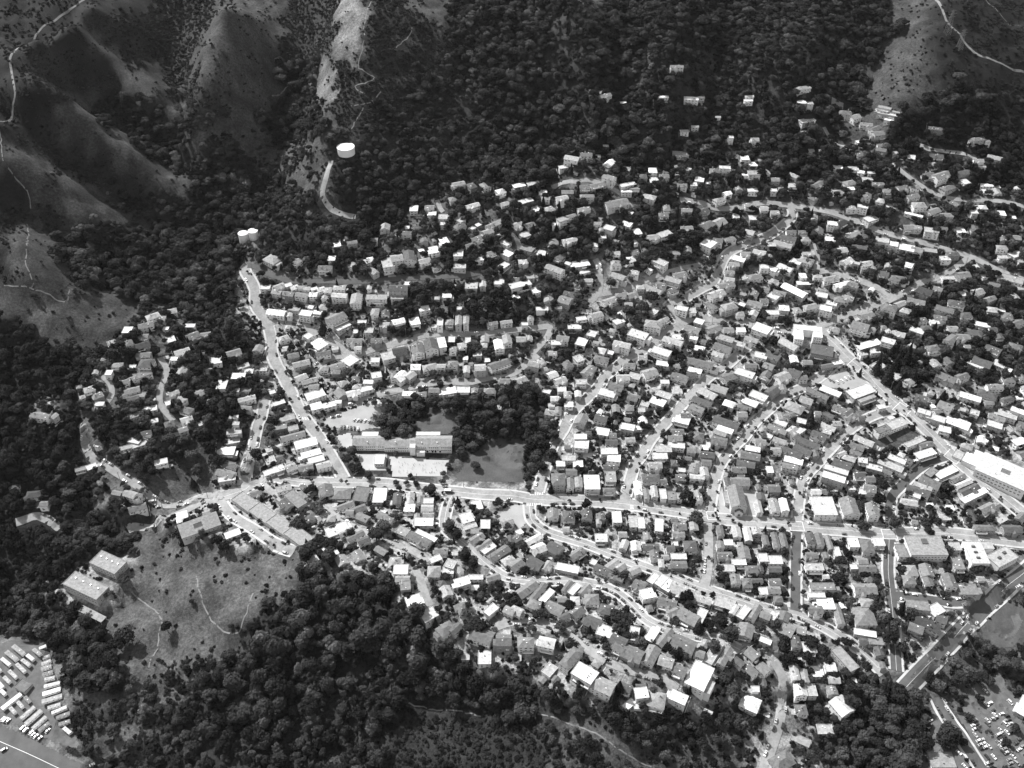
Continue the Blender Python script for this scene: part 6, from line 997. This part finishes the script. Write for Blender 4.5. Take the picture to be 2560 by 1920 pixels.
NOTE = """1555 1537 9.5 13 round;1187 1551 10 10 dark;1420 1292 0 0 x;1470 1255 6 12 dark;1717 1228 7.5 14 dark;1740 1290 7 11 round;2245 1300 7.5 13 dark;2160 1308 6.5 10 round;2200 1240 7 17 dark;2210 1205 6 15 dark;2410 1100 4.5 7 round;2318 1310 4.5 8 dark;2325 1322 5 8 dark;775 1217 5.5 11 dark;1075 1218 7 12 tall;998 1218 3 6 round;1245 1250 5 9 round;880 1122 5 11 tall;870 1145 5 10 round;890 1165 6 9 round;920 1185 5 7 round;855 1120 4 9 round
955 1045 7.5 15 tall;985 1050 7 16 tall;1150 1125 5 10 tall;1140 1105 6 12 tall;1145 1085 6 12 tall;1322 1215 3 6 round;990 1203 3 5 round;1015 1204 3 5 round;1040 1206 3.5 6 round;1110 1180 3.5 6 round;1120 1160 3 5 round;1105 1200 3.5 6 round;1125 1140 3 5 round;1005 1070 7 15 tall;965 1080 7 13 tall;980 1015 6 12 round;1010 1000 5.5 12 round;1045 1010 6.5 13 tall;1080 1000 6 13 tall;1110 1005 6 14 tall;1140 1000 7 16 tall;1150 1040 7 17 tall;1165 1075 7 17 tall;1180 1000 7 16 tall;1200 1040 8 18 tall;1230 1005 7 16 tall;1230 1060 7 17 tall;1260 1000 7 16 tall;1270 1045 7 17 tall;1180 1110 6 13 tall;1190 1160 5 8 tall;1330 1060 7 17 tall;1345 1095 7.5 18 tall;1365 1060 7 16 tall;1340 1135 7 16 tall;1360 1110 7 16 tall;1385 1080 6 14 tall;1355 1160 6 13 tall;1380 1130 6 13 tall
2030 1035 6 16 cone;2050 1012 5 13 cone;2200 900 6 22 cone;2230 920 7 24 cone;2250 890 6 22 cone;2275 880 6 20 cone;2290 930 5 18 cone;2360 985 6 18 cone;2250 960 5 15 cone;1330 640 7 17 tall;1345 665 6 15 tall;1050 740 7 15 round;1090 770 7 15 round;1180 760 8 16 round;1215 745 8 16 round;1250 750 7 14 round;1160 740 6 14 round;805 810 6 15 cone;1630 735 8 13 round;1605 760 8 14 round;1590 790 7 14 round;1530 700 6 13 tall;1575 770 7 14 tall;1385 625 7 10 pale;1455 705 5 11 tall;1620 550 7 14 dark;1520 600 6 13 dark;1840 520 5 13 dark;2300 660 9 14 dark;2260 700 6 10 dark;2200 780 6 11 pale;2240 510 4 8 round;1760 1180 0 0 x
1540 1570 5 9 round;1585 1585 5 8 round;1600 1600 5 8 round;1720 1485 6 11 dark;1800 1545 8 15 tall;1830 1580 7 14 tall;1785 1610 6 12 tall;1750 1560 5 12 cone;1420 1510 6 9 dark;1345 1530 6 9 round;1400 1560 5 9 round;1430 1605 5 10 dark;1475 1570 4 12 cone;1550 1710 5 15 cone;1535 1740 5 16 cone;1590 1700 3 6 cone;1650 1705 4 7 round;1830 1720 7 9 round;1810 1690 5 8 round;1300 1740 8 15 round;1310 1770 8 14 round;1290 1700 8 14 round;2030 1600 7 12 dark;2060 1620 6 11 dark;1960 1610 6 13 dark;1980 1640 6 12 dark;2020 1640 6 12 dark;2168 1660 5 11 dark;2120 1600 5 8 round;2260 1510 3.6 16 cone;2215 1535 7 13 pale;2240 1555 7 12 pale;2230 1590 7 13 dark;2125 1495 6 10 pale;2190 1510 6 11 dark;2100 1440 6 11 dark;2255 1615 5 9 round;2380 1830 9 13 dark;2360 1850 8 12 dark;2400 1845 6 11 dark;2250 1730 8 17 tall;2280 1760 8 18 tall;2230 1780 8 17 tall;2200 1750 7 16 tall;2290 1730 7 16 tall;2330 1690 6 11 round;2350 1710 6 11 pale
412 1560 5 14 dark;450 1720 5 12 dark;290 1600 8 18 dark;310 1580 9 20 dark;275 1640 8 20 dark;440 1330 6 11 dark;540 1345 6 13 dark;560 1360 5 13 dark;1130 1740 8 14 round;1090 1680 7 13 pale;920 1570 9 20 tall;890 1590 9 20 tall;950 1560 9 20 tall;980 1580 9 20 tall;1010 1560 9 19 tall;870 1620 8 18 tall;1040 1520 7 16 tall;640 1130 6 14 tall;480 1130 7 17 tall;500 1080 7 17 tall;460 1100 8 18 tall;440 1120 7 17 tall;520 1110 7 17 tall;490 1170 6 14 tall;420 1090 7 17 tall;250 1080 5 14 cone;380 1170 5 12 tall;480 1200 4 9 cone;430 1010 5 12 cone;790 1260 7 13 round;745 1300 8 14 round;800 1270 6 14 tall;940 1330 7 14 tall;960 1310 7 13 tall;1120 1310 7 12 tall;2452 1744 4 7 round;2424 1787 4 7 round;2542 1816 4 7 round;2522 1854 4 7 round;2371 1813 5 8 round;2383 1845 5 9 round;2480 1700 5 9 round;2440 1690 6 10 tall;2400 1690 6 10 tall;2420 1670 6 10 pale;2470 1655 6 10 round;2510 1650 7 12 tall;2545 1660 7 12 tall;2390 1650 6 10 pale;2420 1630 5 9 pale;1140 1330 6 11 tall;1160 1380 7 15 tall;1180 1400 6 14 tall;795 1345 6 10 round;760 1380 7 14 tall;820 1380 7 14 tall;1280 1390 5 8 round"""
for e in NOTE.replace('\n', ';').split(';'):
    a = e.split()
    if len(a) == 5 and a[4] != 'x': grove(float(a[0]), float(a[1]), float(a[2]), float(a[3]), a[4])
noteN = len(TREES)
for i in np.nonzero(keepm)[0]:
    x, y, c = tx[i], ty[i], cv[i]
    if c in 'Fd': r = (2.4 + 4.2 * RNG.random() ** 1.8) * (.7 + .75 * clump2[i]); h = r * RNG.uniform(1.4, 2.3)
    elif c == 'f': r = RNG.uniform(2.6, 4.8); h = r * RNG.uniform(1.3, 2)
    elif c == 't': r = RNG.uniform(2.4, 5.0); h = r * RNG.uniform(1.5, 2.4)
    elif c == 'T': r = RNG.uniform(1.4, 3.9); h = r * RNG.uniform(1.5, 2.3)
    else: r = RNG.uniform(1.5, 2.9); h = r * RNG.uniform(1.2, 1.7)
    if c in 'Fdf' and tpy[i] > 1350 and 480 < tpx[i] < 1900: r *= 1.1; h *= 1.4
    if c in 'Tt' and h > 6 and RNG.random() < .25: r *= 1.3; h *= 1.25
    if taken(x, y, r * (.3 if c in 'Tt' else .45)): continue
    if c in 'Ttfms' or tpy[i] > 380:          # street sides are kept clear: nothing overhangs or stands tall just before a road
        if taken(x, y, r * .8, ROADOCC): continue
        dxy = math.hypot(x, y); ux, uy = x / dxy, y / dxy
        while h > 3 and any(taken(x + ux * h * k_, y + uy * h * k_, r * .5, ROADOCC) for k_ in ((.35, .6, .85) if c in 'Ttf' else (.35, .6, .85, 1.1))):
            if c in 'tT' and RNG.random() < .3: break
            h *= .7; r *= .82
        if r < 1.3: continue
    q = RNG.random()
    if c in 'dk': kd = 'dark'  # only dark crowns here, adding to the painted edge vignette
    elif c in 'F' and tpy[i] > 1350: kd = 'tall' if q < .35 else 'round' if q < .68 else 'dark' if q < .86 else 'pale'
    elif c in 'Tt': kd = 'round' if q < .45 else 'dark' if q < .68 else 'pale' if q < .8 else 'cone' if q < .87 else 'tall'
    elif c in 'm.gsh': kd = 'dark'
    else: kd = 'round' if q < .5 else 'dark' if q < .76 else 'pale' if q < .86 else 'tall'
    if kd == 'cone': r *= .62; h *= 1.3
    TREES.append((x, y, r, h, kd, int(RNG.integers(9)), c))
print('trees', len(TREES))
# landmarks that tree labels refer to
LM = [('the wide water tank', 864, 367), ('the twin water tanks', 620, 585), ('the canyon bend', 620, 665), ('the school', 1005, 1120), ('the playing field', 1235, 1160), ('the gabled hall', 1843, 1240), ('the plaza', 1290, 1290), ('the left junction', 545, 1250), ('the trailer park', 90, 1700), ('the two grey apartment blocks', 240, 1430), ('the hill footpath bend', 580, 1580),
 ('the white flats by the wood', 1060, 1530), ('the round dark pine', 1187, 1551), ('the stepped white roof', 1749, 1690), ('the bottom footpath', 1480, 1830), ('the bottom right car park', 2500, 1800), ('the village green', 2520, 1560), ('the wide grey hall', 2315, 1370), ('the huge white block', 2512, 1178), ('the U-shaped block', 2020, 832), ('the dark vacant lot', 2230, 1095), ('the wide diagonal street', 1790, 680), ('the pine bend', 1497, 700), ('the curving plaza road', 1700, 1445), ('the bottom edge road', 1945, 1800), ('the left edge of the woods', 60, 1350), ('the open hill', 450, 1430), ('the lower wood edge', 860, 1700), ('the bottom middle woods', 1000, 1850), ('the bottom left woods', 450, 1800), ('the upper loop road', 900, 700), ('the white terrace houses', 1050, 870), ('the low warehouse', 2112, 1648), ('the bent left lane', 405, 1000), ('the long grey building', 690, 1290), ('the bottom right tall trees', 2260, 1760), ('the ridge road', 1400, 1455), ('the dark resurfaced street', 2260, 1210), ('the avenue shops', 2150, 1000), ('the top right spur', 2250, 200)]
lmx, lmy = unproject([l[1] for l in LM], [l[2] for l in LM])
T = TREES; X = np.array([t[0] for t in T]); Y = np.array([t[1] for t in T]); Rr = np.array([t[2] for t in T]); Hh = np.array([t[3] for t in T]); ZZ = height(X, Y)
qx1, qy1, zz1 = project(X, Y, ZZ + Hh * .7); sc1 = Rr * (Hh + Rr) / zz1 ** 2; sc1[(qx1 < 0) | (qx1 > 2560) | (qy1 < 5) | (qy1 > 1930)] = 0; sc1[:noteN] *= 3
selT = np.argsort(sc1)[::-1][:292].tolist(); selS = set(selT); KW = {'round': 'round', 'tall': 'tall shaggy', 'cone': 'pointed', 'pale': 'pale', 'dark': 'dark'}
grp = {}
for i in selT:
    d = np.hypot(lmx - X[i], lmy - Y[i]); k = int(d.argmin()); grp.setdefault((k, T[i][4]), []).append((float(d[k]), i))
ZSH = {'round': 1.0, 'tall': 1.0, 'cone': 1.0, 'pale': 1.0, 'dark': 1.0}
def crown_pose(t):                            # crown centre height and scale
    x, y, r, h, kd = t[:5]
    if kd == 'cone': return h * .12, (r, r, h / 3.1)
    if kd == 'tall': return h * .5, (r * 1.15, r * 1.15, h * .27)
    return h * .48, (r, r, h * .5)
for (k, kd), lst in grp.items():
    lst.sort()
    for n_, (d, i) in enumerate(lst):
        t = T[i]; z = float(ZZ[i]); root = put({'cone': 'conifer_tree', 'tall': 'eucalyptus_tree'}.get(kd, 'tree'), None, None, (t[0], t[1], z), t[5] * .7)
        tag(root, ('%s tree nearest to %s' % (KW[kd], LM[k][0])) if n_ == 0 else '%s tree, %s nearest to %s' % (KW[kd], ordinal(n_ + 1), LM[k][0]), 'tree', 'large trees of the town and woods')
        cz, s = crown_pose(t); me = KIND[kd][t[5] % len(KIND[kd])]; c = put('crown', me, root, (0, 0, cz)); c.scale = s; q = put('trunk', TRUNK, root); q.scale = (min(t[2], 6), min(t[2], 6), h_ if (h_ := t[3] * .62) else 1)
# the woods and the rest of the trees: one scattered object each
def scatter(name, label, cat, pts, meshes, extra=None):
    """pts: (x, y, z, sx, sy, sz, rot, idx)"""
    pts = np.array(pts, float); me = bpy.data.meshes.new(name); me.vertices.add(len(pts)); me.vertices.foreach_set('co', pts[:, :3].astype(np.float32).ravel())
    a = me.attributes.new('siz', 'FLOAT_VECTOR', 'POINT'); a.data.foreach_set('vector', pts[:, 3:6].astype(np.float32).ravel())
    a = me.attributes.new('turn', 'FLOAT_VECTOR', 'POINT'); a.data.foreach_set('vector', np.column_stack([0 * pts[:, 6], 0 * pts[:, 6], pts[:, 6]]).astype(np.float32).ravel())
    a = me.attributes.new('pick', 'INT', 'POINT'); a.data.foreach_set('value', pts[:, 7].astype(np.int32))
    o = put(name, me); tag(o, label, cat, kind='stuff'); c = bpy.data.collections.new(name + '_source')
    for k, m_ in enumerate(meshes): s = bpy.data.objects.new('%s_source_%02d' % (name, k), m_); c.objects.link(s)
    ng = bpy.data.node_groups.new(name, 'GeometryNodeTree'); ng.interface.new_socket('Geometry', in_out='INPUT', socket_type='NodeSocketGeometry'); ng.interface.new_socket('Geometry', in_out='OUTPUT', socket_type='NodeSocketGeometry')
    N = ng.nodes.new; L = ng.links.new; gi = N('NodeGroupInput'); go = N('NodeGroupOutput'); ip = N('GeometryNodeInstanceOnPoints'); ci = N('GeometryNodeCollectionInfo'); ci.inputs['Collection'].default_value = c; ci.inputs['Separate Children'].default_value = True; ci.inputs['Reset Children'].default_value = True
    L(gi.outputs[0], ip.inputs['Points']); L(ci.outputs[0], ip.inputs['Instance']); ip.inputs['Pick Instance'].default_value = True
    for nm, ty, sk in (('siz', 'FLOAT_VECTOR', 'Scale'), ('turn', 'FLOAT_VECTOR', 'Rotation'), ('pick', 'INT', 'Instance Index')):
        na = N('GeometryNodeInputNamedAttribute'); na.data_type = ty; na.inputs['Name'].default_value = nm; L(na.outputs['Attribute'], ip.inputs[sk])
    L(ip.outputs[0], go.inputs[0]); md = o.modifiers.new('scatter', 'NODES'); md.node_group = ng; return o
ALLM = KIND['round'] + KIND['tall'] + KIND['cone'] + KIND['pale'] + KIND['dark']; OFF = {}; k = 0
for kd in ('round', 'tall', 'cone', 'pale', 'dark'): OFF[kd] = (k, len(KIND[kd])); k += len(KIND[kd])
pw, pt = [], []
for i, t in enumerate(T):
    if i in selS: continue
    cz, s = crown_pose(t); o_, n_ = OFF[t[4]]; j = RNG.uniform(.88, 1.12, 3); rec = (t[0], t[1], ZZ[i] + cz, s[0] * j[0], s[1] * j[1], s[2] * j[2], RNG.uniform(0, 6.28), o_ + t[5] % n_)
    (pt if t[6] in 'Tt' else pw).append(rec)
scatter('woodland', 'dense dark woods covering the hillsides', 'woods', pw, ALLM)
scatter('town_trees', 'smaller trees standing between the town houses', 'trees', pt, ALLM)
# shrubs: hill scrub and gardens
def bushes(n, classes, lo, hi, seed, dens):
    rg = np.random.default_rng(seed); x = rg.uniform(-700, 700, n); y = rg.uniform(330, 1280, n); c, px, py, zc = cover_at(x, y); pv = np.array([dens.get(q, 0) for q in c]) * np.where(c == 's', .5 + vnoise(x + 50, y, 17), .1 + 3.2 * vnoise(x + 50, y, 17) ** 3)
    m = (rg.random(n) < pv) & (px > -80) & (px < 2640) & (py > -80) & (py < 2000); out = []
    for xx, yy, cc in zip(x[m], y[m], c[m]):
        if taken(xx, yy, .8) or taken(xx, yy, 2.6, ROADOCC): continue
        s = rg.uniform(lo, hi) * (1 if cc != 's' else .9); out.append((xx, yy, float(height(xx, yy)) + s * .1, s, s, s * rg.uniform(.7, 1.2), rg.uniform(0, 6.28), rg.integers(3)))
    return out
scatter('hill_scrub', 'low dark scrub dotted over the grass hills', 'scrub', bushes(260000, 's', .7, 2.1, 21, {'s': .75, 'm': .07, 'h': .07, '.': .06, 'g': .04, 'k': .3, 'f': .5, 'F': .3, 'd': .3}), KIND['bush'])
scatter('garden_shrubs', 'hedges and shrubs in the gardens of the town', 'shrubs', bushes(150000, 'T', .6, 2.0, 22, {'T': .7, 't': .7}), KIND['bush'])

# ------------------------------------------------------------------ thin air haze over the whole valley
hm = bpy.data.materials.new('haze'); hm.use_nodes = True; hn = hm.node_tree; hn.nodes.remove(hn.nodes['Principled BSDF']); pv = hn.nodes.new('ShaderNodeVolumePrincipled')
pv.inputs['Color'].default_value = (1, 1, 1, 1); pv.inputs['Density'].default_value = 0.000008; pv.inputs['Anisotropy'].default_value = .2; hn.links.new(pv.outputs[0], hn.nodes['Material Output'].inputs['Volume'])
hb = MB(); MATS['haze'] = hm; hb.box(-7600, -3600, -2, 7600, 8600, 760, 'haze'); tag(hb.obj('haze'), 'thin pale haze in the air over the valley', 'haze', kind='stuff')
